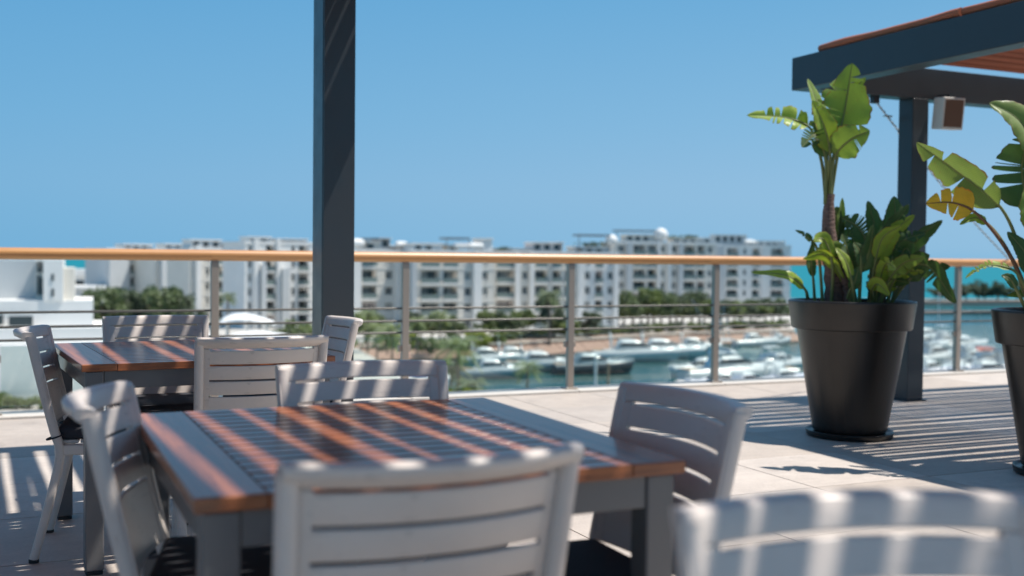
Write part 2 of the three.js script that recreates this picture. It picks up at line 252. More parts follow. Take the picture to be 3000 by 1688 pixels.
{ // pergola over the camera: seen through its post and the stripes it lets through
  const p = thing('pergola', 'dark steel pergola whose thick post stands between the two tables', 'pergola');
  const X0 = -8.2, X1 = 2.255, ZF = -6.42, UP = 0.41, ZN = 0.45;
  part('beam', beam(X1 - 0.15, X1, ZF, ZN, UP), M.steel, p); part('beam', beam(X0, X0 + 0.15, ZF, ZN, UP), M.steel, p);
  part('cross_beam', beam(X0 + 0.152, X1 - 0.152, ZF, ZF + 0.15, UP), M.steel, p); part('cross_beam', beam(X0 + 0.152, X1 - 0.152, -3.05, -2.95, UP), M.steel, p); part('cross_beam', beam(X0 + 0.152, X1 - 0.152, ZN - 0.15, ZN, UP), M.steel, p);
  const post = (x, z) => { // box post with a shadow gap behind its front plate
    const m = part('post', merge([rbox(0.184, BEAM0 + UP - 0.012, 0.225, 0.004, x, (BEAM0 + UP) / 2 + 0.006, z - 0.022), rbox(0.158, BEAM0 + UP - 0.014, 0.02, 0.002, x + 0.012, (BEAM0 + UP) / 2 + 0.007, z + 0.099), rbox(0.184, BEAM0 + UP - 0.012, 0.012, 0.002, x, (BEAM0 + UP) / 2 + 0.006, z + 0.114)]), M.steel, p);
    part('base_plate', rbox(0.26, 0.012, 0.29, 0.003, x, 0.0062, z), M.steel, m);
  };
  post(1.697, -6.29); post(-8.0, -6.29); post(2.1, 0.3); post(-8.0, 0.3);
  // openings between the poles, as [place across the first table, width]; the poles fill the rest
  const gaps = [[0.15, 0.012], [0.262, 0.028], [0.385, 0.030], [0.49, 0.010], [0.587, 0.032], [0.682, 0.030], [0.796, 0.015], [0.887, 0.036], [0.983, 0.013], [1.064, 0.032], [1.18, 0.02], [1.28, 0.015]];
  const r = rng(77); let x = 0.15; while (x > -9.2) { x -= 0.085 + 0.05 * r(); gaps.unshift([x, r() < 0.12 ? 0.034 : r() < 0.35 ? 0.018 : 0.004]); }
  for (let k = 0; k + 1 < gaps.length; k++) {
    const a = gaps[k][0] + gaps[k][1] / 2, b = gaps[k + 1][0] - gaps[k + 1][1] / 2, d = (b - a) * 0.916, c = (a + b) / 2 + 1.052; if (d < 0.02) continue;
    const slope = 0.042 + 0.012 * (r() - 0.5), at = z => V(c + slope * (z + 2.7), BEAM1 + UP + d / 2 + 0.001, z);
    if (c < X0 + 0.3) continue; roughPole(at(ZF + 0.03), at(ZN), d, r, r() < 0.5 ? M.pole : M.poleDark, p, 0.007);
  }
}
{ // pergola at the corner, poles laid the other way
  const p = thing('pergola', 'dark steel corner pergola roofed with reddish wooden poles', 'pergola');
  const X0 = 5.45, X1 = 9.75, ZF = -6.83, ZN = 1.2;
  part('beam', beam(X0, X0 + 0.15, ZF, ZN), M.steel, p); part('beam', beam(X1 - 0.15, X1, ZF, ZN), M.steel, p);
  part('cross_beam', beam(X0 + 0.152, X1 - 0.152, ZF, ZF + 0.15), M.steel, p); part('cross_beam', beam(X0 + 0.152, X1 - 0.152, ZN - 0.15, ZN), M.steel, p); part('cross_beam', beam(X0 + 0.152, X1 - 0.152, -3.3, -3.15), M.steel, p);
  for (const [x, z] of [[6.62, -6.752], [9.35, -6.752], [6.62, 1.12], [9.35, 1.12]]) { const m = part('post', rbox(0.168, BEAM0 - 0.012, 0.155, 0.005, x, BEAM0 / 2 + 0.006, z), M.steel, p); part('base_plate', rbox(0.21, 0.012, 0.2, 0.003, x, 0.0062, z), M.steel, m); }
  const r = rng(31); let z = ZF + 0.3;
  let k = 0; while (z < ZN - 0.2) { const d = 0.056 + 0.02 * r(), g = k++ % 2 ? 0.022 + 0.022 * r() : 0.003; const s = (r() - 0.5) * 0.03; roughPole(V(X0 + 0.085, BEAM1 + d / 2 + 0.001, z), V(X1 + 0.05, BEAM1 + d / 2 + 0.001, z + s), d, r, r() < 0.6 ? M.pole : M.poleDark, p, 0.004); z += d + g; }
  for (const [z0, z1] of [[ZF + 0.27, -5.2], [-5.19, -3.75], [-3.74, -1.5], [-1.49, ZN - 0.1]]) roughPole(V(X0 + 0.05, BEAM1 + 0.031, z0), V(X0 + 0.045, BEAM1 + 0.033, z1), 0.058, r, M.pole, p, 0.011);
}
{ // speaker under the corner pergola, and the guy wire beside it
  const s = thing('speaker', 'small white box speaker with brown front hung under the corner pergola', 'speaker', [6.755, 2.31, -6.52], R(-14)); s.rotation.x = R(6);
  part('cabinet', rbox(0.185, 0.25, 0.15, 0.008), M.white, s);
  part('grille', rbox(0.155, 0.215, 0.01, 0.004, 0, 0, 0.076), std(0.17, 0.085, 0.05, 0.5), s);
  part('bracket', merge([span(-0.02, 0.02, 0.124, 0.15, -0.13, 0.02), span(-0.02, 0.02, -0.03, 0.15, -0.16, -0.13)]), M.steel, s);
  const a = V(6.2, 2.41, -6.74), b = V(9.43, 1.166, -8.24), w = thing('guy_wire', 'twisted steel guy wire with turnbuckle running down from the corner pergola', 'wire');
  const d = b.clone().sub(a), at = t => a.clone().addScaledVector(d, t);
  part('anchor_block', rbox(0.06, 0.06, 0.05, 0.006, a.x, a.y + 0.002, a.z), M.steel, w);
  const strands = []; for (const ph of [0, Math.PI]) strands.push(sweep(Array.from({ length: 160 }, (_, i) => { const t = i / 159, q = at(t); q.y -= 0.05 * Math.sin(Math.PI * t); return q.add(V(0.006 * Math.cos(t * 190 + ph), 0.006 * Math.sin(t * 190 + ph), 0.003 * Math.cos(t * 190 + ph))); }), 0.0042, 0.0042, { n: 5, power: 2 }));
  part('strand', strands[0], M.alloy, w); part('strand', strands[1], M.roofDark, w);
  for (const t of [0.14, 0.21]) { const q = at(t), e = at(t + 0.055); part('turnbuckle', sweep([q, q.clone().lerp(e, 0.1), q.clone().lerp(e, 0.9), e].map(v => v.add(V(0, -0.03, 0))), u => u < 0.05 || u > 0.95 ? 0.006 : 0.014, u => u < 0.05 || u > 0.95 ? 0.006 : 0.014, { n: 8, power: 2 }), M.alloy, w); }
  part('clamp', rbox(0.08, 0.012, 0.03, 0.004, at(0.075).x, at(0.075).y - 0.008, at(0.075).z), M.alloy, w);
}

// ───────────────────────── tables ─────────────────────────
function makeTable(name, label, pos, turn) {
  const t = thing(name, label, 'table', pos, turn, 'slatted terrace tables'), W = 0.92, D = 1.0, H = 0.745, th = 0.026, r = rng(Math.round(pos[2] * 100) + 999);
  const slatLen = W - 0.24, n = 17, gap = 0.011, slatW = (D - gap * (n - 1)) / n;
  const geos = [0, 1, 2, 3].map(k => { const g = rbox(slatLen, th, slatW, 0.0014, 0, 0, 0, 1); const uv = g.attributes.uv; for (let i = 0; i < uv.count; i++) uv.setXY(i, uv.getX(i) + k * 0.41, uv.getY(i) + k * 0.083); return g; });
  for (let k = 0; k < n; k++) { const m = part('slat', geos[Math.floor(r() * 4)], M.table[Math.floor(r() * 3)], t); m.position.set(0, H - th / 2 - 0.0005 * r(), -D / 2 + slatW / 2 + k * (slatW + gap)); }
  for (const s of [-1, 1]) { const g = rbox(D, th, 0.118, 0.004); const m = part('end_board', g, M.table[s > 0 ? 2 : 0], t); m.rotation.y = Math.PI / 2; m.position.set(s * (W / 2 - 0.06), H - th / 2, 0); }
  const hy = 0.064, ay = H - th - hy / 2 - 0.001, L = 0.062;
  for (const s of [-1, 1]) {
    part('apron', rbox(W - 2 * L - 0.034, hy, 0.024, 0.003, 0, ay, s * (D / 2 - 0.032)), M.tableLeg, t);
    part('apron', rbox(0.024, hy, D - 2 * L - 0.034, 0.003, s * (W / 2 - 0.032), ay, 0), M.tableLeg, t);
    for (const q of [-1, 1]) { const m = part('leg', rbox(L, H - th - 0.016, L, 0.006, s * (W / 2 - 0.016 - L / 2), (H - th) / 2 + 0.007, q * (D / 2 - 0.016 - L / 2)), M.tableLeg, t); part('foot', rbox(L - 0.006, 0.014, L - 0.006, 0.003, s * (W / 2 - 0.016 - L / 2), 0.008, q * (D / 2 - 0.016 - L / 2)), M.foot, m); }
  }
  part('stretcher', span(-W / 2 + 0.08, W / 2 - 0.08, H - th - 0.04, H - th - 0.002, -0.02, 0.02), M.tableLeg, t);
  return t;
}
makeTable('slatted_table', 'slatted brown wood table with grey legs in the foreground', [0.712, 0, -2.262], 0);
makeTable('slatted_table', 'slatted brown wood table farther back, near the balustrade', [0.625, 0, -4.57], R(4));

// ───────────────────────── chairs ─────────────────────────
const backZ = (u, y) => -0.20 - (y - 0.45) * 0.225 - 0.058 * (1 - Math.min(1, u * u)) * (0.35 + 0.65 * clamp01((y - 0.45) / 0.39));
const HW = 0.222; // half width of the back between the tubes' centres, growing a little upwards
const backX = (u, y) => u * HW * (0.955 + 0.045 * clamp01((y - 0.45) / 0.39));
function backStrip(u0, u1, y0, y1, th, bend = 0) { // curved sheet with thickness
  const n = Math.max(3, Math.round((u1 - u0) * 10)), rings = [];
  for (let i = 0; i <= n; i++) { const u = u0 + (u1 - u0) * i / n, e = 0.0025, P = (y, o) => V(backX(u, y), y, backZ(u, y) + o); rings.push([P(y0 + e, -th / 2), P(y0, -th / 2 + e), P(y0, th / 2 - e), P(y0 + e, th / 2), P(y1 - e, th / 2), P(y1, th / 2 - e), P(y1, -th / 2 + e), P(y1 - e, -th / 2)]); }
  return loft(rings);
}
const chairParts = (() => {
  const parts = [];
  const slotY = [0.797, 0.741, 0.685, 0.629], g = 0.007, bottom = 0.485;
  const edges = [...slotY.map(y => [y - g / 2, y + g / 2])];
  parts.push(['top_rail', (() => { // thick rounded cap
    const n = 22, rings = []; for (let i = 0; i <= n; i++) { const u = -1.05 + 2.1 * i / n, y0 = edges[0][1], y1 = 0.842, q = [];  for (let k = 0; k < 14; k++) { const th = k / 14 * 2 * Math.PI, c = Math.cos(th), s = Math.sin(th), yy = (y0 + y1) / 2 + (y1 - y0) / 2 * Math.sign(s) * Math.pow(Math.abs(s), 0.42), taper = 0.0055 + 0.0165 * clamp01((yy - y0) / (y1 - y0) * 2.0); q.push(V(backX(u, yy), yy, backZ(clamp01(Math.abs(u)) , yy) + 0.0055 - taper + taper * Math.sign(c) * Math.pow(Math.abs(c), 0.6))); } rings.push(q); } return loft(rings);
  })(), 'chair']);
  for (let k = 0; k < 4; k++) { const top = edges[k][0], bot = k < 3 ? edges[k + 1][1] : bottom; parts.push(['slat', backStrip(-0.84, 0.84, bot, top, 0.011), 'chair']); }
  for (const s of [-1, 1]) parts.push(['back_stile', backStrip(s > 0 ? 0.841 : -1.05, s > 0 ? 1.05 : -0.841, bottom, edges[0][1] - 0.0005, 0.0125), 'chair']);
  for (const s of [-1, 1]) {
    const pts = curve([V(backX(s, 0.828), 0.828, backZ(1, 0.828) - 0.011), V(backX(s, 0.805), 0.805, backZ(1, 0.805) - 0.011), V(backX(s, 0.72), 0.72, backZ(1, 0.72) - 0.012), V(backX(s, 0.60), 0.60, backZ(1, 0.60) - 0.012), V(backX(s, 0.48), 0.48, backZ(1, 0.48) - 0.01), V(s * 0.214, 0.40, -0.197), V(s * 0.219, 0.22, -0.232), V(s * 0.226, 0.012, -0.285)], 26);
    parts.push(['rear_leg', sweep(pts, t => 0.0165, t => 0.019 - 0.003 * t, { n: 12, power: 2.6, ref: V(0, 0, 1) }), 'chair', ['foot', new THREE.CylinderGeometry(0.018, 0.018, 0.012, 12).translate(s * 0.226, 0.0062, -0.285), 'foot']]);
    const f = curve([V(s * 0.212, 0.425, 0.205), V(s * 0.214, 0.38, 0.212), V(s * 0.218, 0.2, 0.224), V(s * 0.222, 0.012, 0.238)], 12);
    parts.push(['front_leg', sweep(f, 0.0165, 0.018, { n: 12, power: 2.6, ref: V(0, 0, 1) }), 'chair', ['foot', new THREE.CylinderGeometry(0.018, 0.018, 0.012, 12).translate(s * 0.222, 0.0062, 0.238), 'foot']]);
    parts.push(['seat_rail', rbox(0.026, 0.04, 0.385, 0.008, s * 0.2125, 0.407, 0.005), 'chair']);
  }
  parts.push(['seat_apron', rbox(0.396, 0.036, 0.022, 0.007, 0, 0.405, 0.20), 'chair']);
  parts.push(['seat_apron', rbox(0.396, 0.045, 0.02, 0.007, 0, 0.40, -0.192), 'chair']);
  for (let k = 0; k < 6; k++) parts.push(['seat_slat', rbox(0.40, 0.014, 0.061, 0.004, 0, 0.434, -0.165 + k * 0.067), 'chair']);
  return parts;
})();
const cushionGeo = (() => { // squarish pad with puffed faces and a piped edge
  const g = new RoundedBoxGeometry(0.43, 0.05, 0.42, 6, 0.02).toNonIndexed(), p = g.attributes.position;
  for (let i = 0; i < p.count; i++) { const x = p.getX(i), y = p.getY(i), z = p.getZ(i), k = Math.cos(x / 0.43 * Math.PI) * Math.cos(z / 0.42 * Math.PI); p.setY(i, y + Math.sign(y) * 0.008 * Math.max(0, k) + 0.002 * Math.sin(x * 31) * Math.cos(z * 23)); const taper = 1 - 0.07 * clamp01((-z - 0.05) / 0.16); p.setX(i, x * taper); }
  const m = mergeVertices(g.deleteAttribute('normal') && g, 1e-4); m.computeVertexNormals(); return metreUV(m);
})();
function makeChair(label, bx, bz, deg, cushionLabel) {
  const th = R(deg), off = 0.346, x = bx + Math.sin(th) * off, z = bz + Math.cos(th) * off;
  const c = thing('patio_chair', label, 'chair', [x, 0, z], th, 'taupe slotted patio chairs');
  for (const [name, geo, mat, sub] of chairParts) { const m = part(name, geo, M[mat], c); if (sub) part(sub[0], sub[1], M[sub[2]], m); }
  const q = thing('seat_cushion', cushionLabel, 'cushion', [x, 0.4665, z], th, 'charcoal seat cushions');
  part('pad', cushionGeo, M.cushion, q);
  for (const s of [-1, 1]) { const ring = new THREE.TorusGeometry(0.03, 0.0035, 6, 20); ring.rotateX(Math.PI / 2 - 0.3); ring.translate(s * 0.2, -0.012, -0.215); part('tie', ring, M.cushion, q); }
  return c;
}
makeChair('taupe chair with its back to the camera at the foreground table', 0.565, -1.46, 180, 'charcoal cushion on the chair whose back is nearest the camera, under the foreground table');
makeChair('taupe chair with sun striped back on the far side of the foreground table', 0.85, -2.885, 0, 'charcoal cushion on the chair at the far side of the foreground table');
makeChair('taupe chair in shade at the planter end of the foreground table', 1.345, -1.985, -91, 'charcoal cushion on the chair at the planter end of the foreground table');
makeChair('taupe chair turned at the left end of the foreground table', 0.125, -2.40, 77, 'charcoal cushion on the turned chair at the left end of the foreground table');
makeChair('large blurred chair with one white lit slot in the bottom right corner', 0.93, -1.055, -12, 'charcoal cushion on the blurred chair in the bottom right corner');
makeChair('taupe chair with its back to the camera at the far table', 0.80, -3.855, 181, 'charcoal cushion on the chair at the near side of the far table');
makeChair('taupe chair with striped back against the balustrade side of the far table', 0.59, -5.36, 1, 'charcoal cushion on the chair at the balustrade side of the far table');
makeChair('taupe chair seen edge on at the left end of the far table', 0.025, -4.55, 82, 'charcoal cushion on the edge-on chair at the left end of the far table');
makeChair('taupe chair in front of the pergola post at the end of the far table', 1.42, -4.93, -90, 'charcoal cushion on the chair in front of the pergola post');

// ───────────────────────── planters and plants ─────────────────────────
function makePot(label, pos) {
  const p = thing('planter_pot', label, 'planter', [pos[0], 0.034, pos[2]], 0, 'tall dark planters');
  const prof = (pts) => new THREE.LatheGeometry(pts.map(([x, y]) => new THREE.Vector2(x, y)), 64);
  part('body', prof([[0.001, 0.002], [0.222, 0.002], [0.232, 0.012], [0.342, 0.66], [0.343, 0.668], [0.33, 0.668]]), M.pot, p);
  part('rim', prof([[0.33, 0.662], [0.368, 0.662], [0.374, 0.669], [0.398, 0.832], [0.397, 0.840], [0.390, 0.845], [0.372, 0.845], [0.364, 0.838], [0.345, 0.70]]), M.pot, p);
  part('soil', prof([[0.349, 0.778], [0.2, 0.785], [0.001, 0.79]]), M.soil, p);
  const s = thing('pot_saucer', label.replace(/.*?planter/, 'low dark saucer under the planter').replace('pot ', ''), 'saucer', [pos[0], 0, pos[2]], 0, 'planter saucers');
  part('dish', prof([[0.001, 0.001], [0.25, 0.001], [0.268, 0.006], [0.276, 0.038], [0.272, 0.042], [0.266, 0.04], [0.256, 0.03], [0.001, 0.03]]), M.pot, s);
  return p;
}
const potA = makePot('tall dark brown planter standing in front of the corner pergola post', [4.9, 0, -5.5]);
const potB = makePot('tall dark brown planter cut off by the frame edge beside the corner pergola', [5.11, 0, -4.05]);

function leafBlade(mid, width, rollDeg, fold, tears, r) {
  const N = 40, C = 4, crv = new THREE.CatmullRomCurve3(mid), roll = R(rollDeg), frames = [];
  const profile = s => Math.pow(Math.max(0, Math.sin(Math.PI * Math.min(1, Math.pow(s, 0.78)))), 0.62) * (1 - 0.25 * s);
  for (let i = 0; i <= N; i++) { const s = i / N, p = crv.getPoint(s), t = crv.getTangent(s), z = V(0, 0, 1); let a = V(0, 0, 0).crossVectors(z, t); if (a.length() < 0.1) a = V(1, 0, 0); a.normalize(); const b = V(0, 0, 0).crossVectors(t, a).normalize(); const side = a.clone().multiplyScalar(Math.cos(roll)).addScaledVector(b, Math.sin(roll)); frames.push({ p, t, side, nrm: V(0, 0, 0).crossVectors(t, side).normalize(), s }); }
  const lookup = s => { const f = clamp01(s) * N, i = Math.min(N - 1, Math.floor(f)), k = f - i, A = frames[i], B = frames[i + 1]; return { p: A.p.clone().lerp(B.p, k), side: A.side.clone().lerp(B.side, k).normalize(), nrm: A.nrm.clone().lerp(B.nrm, k).normalize() }; };
  const geos = [], fr = r() * 6;
  for (const sgn of [-1, 1]) {
    const cuts = [0]; const nt = tears === 0 ? 0 : Math.round(tears * (1.2 + 2.2 * r())); for (let k = 0; k < nt; k++) cuts.push(0.16 + 0.72 * r()); cuts.push(1); cuts.sort((a, b) => a - b);
    for (let c = 0; c + 1 < cuts.length; c++) {
      const s0 = cuts[c], s1 = cuts[c + 1]; if (s1 - s0 < 0.012) continue;
      const n = Math.max(2, Math.round((s1 - s0) * N)), pull = Math.min(0.032, (s1 - s0) * 0.26), droop = (c === 0 && cuts.length === 2) ? 0 : (r() - 0.4) * 0.5, pos = [], uv = [], idx = [];
      for (let i = 0; i <= n; i++) for (let j = 0; j <= C; j++) {
        const a = i / n, q = j / C, lo = s0 + (s0 > 0 ? pull * q : 0), hi = s1 - (s1 < 1 ? pull * q : 0), s = lo + (hi - lo) * a, f = lookup(s + 0.05 * q * (1 - s));
        let w = width * profile(s) * q; if (s0 > 0 || s1 < 1) w *= 1 - 0.12 * Math.abs(a - 0.5) * q; w *= 1 - q * q * (0.05 + 0.022 * Math.sin(s * 61 + sgn * 3 + fr) + 0.03 * Math.sin(s * 23 + fr * 2) + 0.05 * n32(s * 32 + fr * 5, sgn * 3));
        const ang = fold + droop * q - 0.55 * fold * q * q + 0.05 * Math.sin(s * 23 + sgn * 2) * q;
        const p = f.p.clone().addScaledVector(f.side, sgn * w * Math.cos(ang)).addScaledVector(f.nrm, w * Math.sin(ang) + 0.012 * q * Math.sin(s * 17 + sgn) * width * 6 * 0.3);
        pos.push(p.x, p.y, p.z); uv.push(s, 0.5 + sgn * 0.5 * q);
      }
      for (let i = 0; i < n; i++) for (let j = 0; j < C; j++) { const A = i * (C + 1) + j, B = A + 1, D = A + C + 1, E = D + 1; sgn > 0 ? idx.push(A, D, B, B, D, E) : idx.push(A, B, D, B, E, D); }
      const g = new THREE.BufferGeometry(); g.setAttribute('position', new THREE.Float32BufferAttribute(pos, 3)); g.setAttribute('uv', new THREE.Float32BufferAttribute(uv, 2)); g.setIndex(idx); g.computeVertexNormals(); geos.push(g);
    }
  }
  return merge(geos);
}
function makePlant(label, pot, turn, rows, trunks, seed) {
  const pl = thing('bird_of_paradise_plant', label, 'plant', [pot[0], 0, pot[2]], turn), r = rng(seed);
  const extra = []; for (let k = 0; k < 9; k++) { // young growth filling the clump
    const az = k * 2.4 + r(), lean = 0.12 + 0.22 * r(), h = 1.0 + 0.32 * r(), x = Math.cos(az), z = Math.sin(az), o = 0.1; extra.push([[o + x * 0.06, 0.78, z * 0.06], [o + x * lean * 0.5, 0.78 + (h - 0.78) * 0.45, z * lean * 0.5], [o + x * lean, h * 0.97, z * lean], [o + x * (lean + 0.14), h * (0.93 + 0.14 * r()), z * (lean + 0.14)], 0.045 + 0.04 * r(), -50 + 100 * r(), 0.35, Math.floor(r() * 3), [1, 0, 2][k % 3]]); }
  for (const row of [...rows, ...extra]) {
    const pts = row.filter(Array.isArray).map(q => V(...q)), [w, roll, fold, tears, col] = row.filter(q => !Array.isArray(q)), k = pts.length - 3;
    const leaf = part('leaf', leafBlade(pts.slice(k), w, roll, fold, tears, r), M.leaf[col], pl);
    const stem = curve(pts, 30), m = Math.round(30 * (k + 1.9) / (pts.length - 1)), rad = 0.011 + 0.02 * w;
    part('petiole', sweep(stem, t => rad * (1 - 0.86 * t), t => rad * (1 - 0.86 * t), { n: 8, power: 2, ref: V(0.2, 0.1, 1) }), col === 3 ? M.petioleBrown : M.petiole, leaf);
  }
  for (const [pts, r0, r1] of trunks) part('trunk', sweep(curve(pts.map(q => V(...q)), 14), t => r0 + (r1 - r0) * t + 0.006 * Math.sin(t * 40), t => r0 + (r1 - r0) * t, { n: 12, power: 2, ref: V(0, 0, 1) }), M.bark, pl);
  return pl;
}
makePlant('bird of paradise plant with one tall torn crown above a leafy clump', [4.9, 0, -5.5], R(-41.7), [
  [[-0.147, 1.495, 0], [-0.126, 1.815, 0], [-0.067, 2.089, -0.02], [-0.024, 2.39, 0.05], 0.21, 15, 0.2, 3, 0],
  [[-0.168, 1.495, 0], [-0.206, 1.786, 0.02], [-0.281, 1.988, 0.05], [-0.426, 2.05, 0.08], [-0.673, 2.073, 0.1], 0.11, 35, 0.5, 2, 1],
  [[-0.16, 1.5, 0], [-0.17, 1.80, -0.03], [-0.17, 2.05, -0.08], [-0.11, 2.33, -0.16], 0.16, 25, 0.2, 4, 0],
  [[-0.15, 1.5, 0], [-0.15, 1.82, 0.06], [-0.19, 1.99, 0.14], [-0.26, 2.14, 0.2], 0.1, 30, 0.35, 1, 1],
  [[-0.158, 1.484, -0.03], [-0.168, 1.786, -0.05], [-0.227, 2.123, -0.1], [-0.305, 2.336, -0.15], 0.075, 50, 0.3, 0, 0],
  [[-0.147, 1.495, -0.02], [-0.093, 1.876, -0.05], [-0.013, 2.235, -0.1], [0.062, 2.323, -0.12], 0.05, 30, 0.3, 0, 1],
  [[-0.174, 1.495, 0.03], [-0.179, 1.786, 0.06], [-0.238, 1.932, 0.12], [-0.319, 1.848, 0.2], 0.1, 20, 0.3, 3, 2],
  [[-0.152, 1.495, 0.02], [-0.12, 1.798, 0.05], [-0.024, 1.899, 0.12], [0.089, 1.949, 0.14], 0.13, 5, 0.2, 1, 0],
  [[-0.1, 0.8, -0.1], [-0.1, 1.237, -0.1], [-0.083, 1.394, -0.09], [-0.07, 1.542, -0.08], 0.05, 40, 0.5, 0, 0],
  [[-0.08, 0.8, -0.12], [-0.11, 1.237, -0.1], [-0.12, 1.371, -0.08], [-0.1, 1.486, -0.07], 0.085, 20, 0.3, 0, 2],
  [[-0.126, 0.8, 0.08], [-0.126, 1.136, 0.12], [-0.185, 1.27, 0.14], [-0.238, 1.254, 0.18], 0.06, 20, 0.3, 0, 1],
  [[-0.174, 0.8, 0.02], [-0.227, 1.225, 0.05], [-0.281, 1.282, 0.08], [-0.356, 1.326, 0.1], 0.035, 50, 0.4, 1, 2],
  [[-0.27, 0.889, 0.1], [-0.286, 0.945, 0.14], [-0.388, 1.029, 0.2], [-0.619, 1.052, 0.26], 0.055, 50, 0.3, 0, 1],
  [[-0.227, 0.8, -0.05], [-0.244, 1.012, -0.06], [-0.262, 1.136, -0.08], [-0.249, 1.259, -0.08], 0.04, 20, 0.4, 0, 2],
  [[0.105, 0.8, -0.05], [0.105, 1.203, -0.05], [0.03, 1.349, -0.06], [-0.072, 1.411, -0.06], 0.11, 10, 0.2, 4, 2],
  [[0.148, 0.8, -0.1], [0.148, 1.225, -0.12], [0.126, 1.383, -0.14], [0.089, 1.526, -0.16], 0.075, 30, 0.3, 0, 2],
  [[0.191, 0.8, -0.12], [0.234, 1.192, -0.16], [0.261, 1.383, -0.2], [0.253, 1.56, -0.24], 0.1, 15, 0.2, 0, 2],
  [[0.137, 0.8, 0.05], [0.148, 1.102, 0.1], [0.212, 1.293, 0.13], [0.366, 1.422, 0.12], 0.085, 25, 0.35, 1, 1],
  [[0.116, 0.8, 0.1], [0.137, 1.136, 0.16], [0.18, 1.282, 0.2], [0.287, 1.355, 0.22], 0.07, 35, 0.4, 0, 1],
  [[0.234, 0.8, -0.1], [0.319, 1.158, -0.12], [0.416, 1.293, -0.12], [0.543, 1.396, -0.1], 0.08, 40, 0.3, 0, 2],
  [[0.202, 0.911, 0.05], [0.287, 1.068, 0.1], [0.427, 1.113, 0.14], [0.611, 0.878, 0.18], 0.12, 30, 0.3, 2, 2],
  [[0.202, 0.8, 0.02], [0.277, 1.113, 0.05], [0.319, 1.214, 0.08], [0.373, 1.125, 0.12], 0.08, 20, 0.3, 1, 2],
  [[0.126, 0.895, 0.15], [0.116, 0.945, 0.2], [0.148, 0.99, 0.24], [0.223, 0.923, 0.28], 0.06, 20, 0.3, 0, 1],
  [[-0.013, 0.8, 0.1], [-0.002, 1.057, 0.12], [-0.024, 1.169, 0.12], [-0.067, 1.304, 0.1], 0.07, 30, 0.3, 3, 2],
  [[0.041, 0.8, 0.15], [0.051, 1.08, 0.2], [0.041, 1.192, 0.2], [0.003, 1.248, 0.2], 0.05, 30, 0.4, 0, 2],
  [[0.019, 0.8, 0.2], [-0.002, 1.001, 0.24], [-0.045, 1.136, 0.24], [-0.104, 1.214, 0.22], 0.045, 35, 0.4, 0, 1],
  [[-0.024, 0.895, 0.2], [-0.013, 0.945, 0.22], [0.019, 1.012, 0.22], [0.041, 1.113, 0.2], 0.05, 30, 0.3, 0, 2],
  [[0.255, 0.895, -0.05], [0.287, 0.967, -0.04], [0.341, 1.035, 0], [0.427, 1.068, 0.04], 0.05, 40, 0.3, 0, 2],
  [[0.1, 0.8, -0.05], [0.16, 1.1, -0.1], [0.22, 1.3, -0.1], [0.34, 1.5, -0.12], 0.1, 25, 0.25, 1, 2],
  [[0.15, 0.8, 0.1], [0.22, 1.02, 0.16], [0.3, 1.12, 0.2], [0.42, 1.16, 0.26], 0.08, 35, 0.3, 1, 0],
  [[0.05, 0.8, 0.1], [0.05, 1.05, 0.16], [0.1, 1.2, 0.18], [0.12, 1.36, 0.18], 0.075, 25, 0.35, 0, 2],
  [[0.0, 0.8, -0.1], [0.02, 1.1, -0.16], [0.0, 1.28, -0.2], [-0.03, 1.42, -0.24], 0.09, 20, 0.3, 2, 2],
  [[0.2, 0.8, 0.0], [0.33, 1.0, 0.04], [0.44, 1.1, 0.06], [0.58, 1.1, 0.08], 0.08, 40, 0.3, 1, 2],
], [[[[-0.09, 0.77, 0], [-0.11, 1.0, 0.01], [-0.15, 1.3, 0.02], [-0.15, 1.56, 0.01]], 0.078, 0.03], [[[-0.02, 0.77, 0.06], [-0.03, 0.95, 0.07], [-0.08, 1.1, 0.06]], 0.035, 0.015], [[[0.16, 0.77, 0], [0.17, 0.8, 0], [0.18, 1.0, 0]], 0.05, 0.03]], 21);
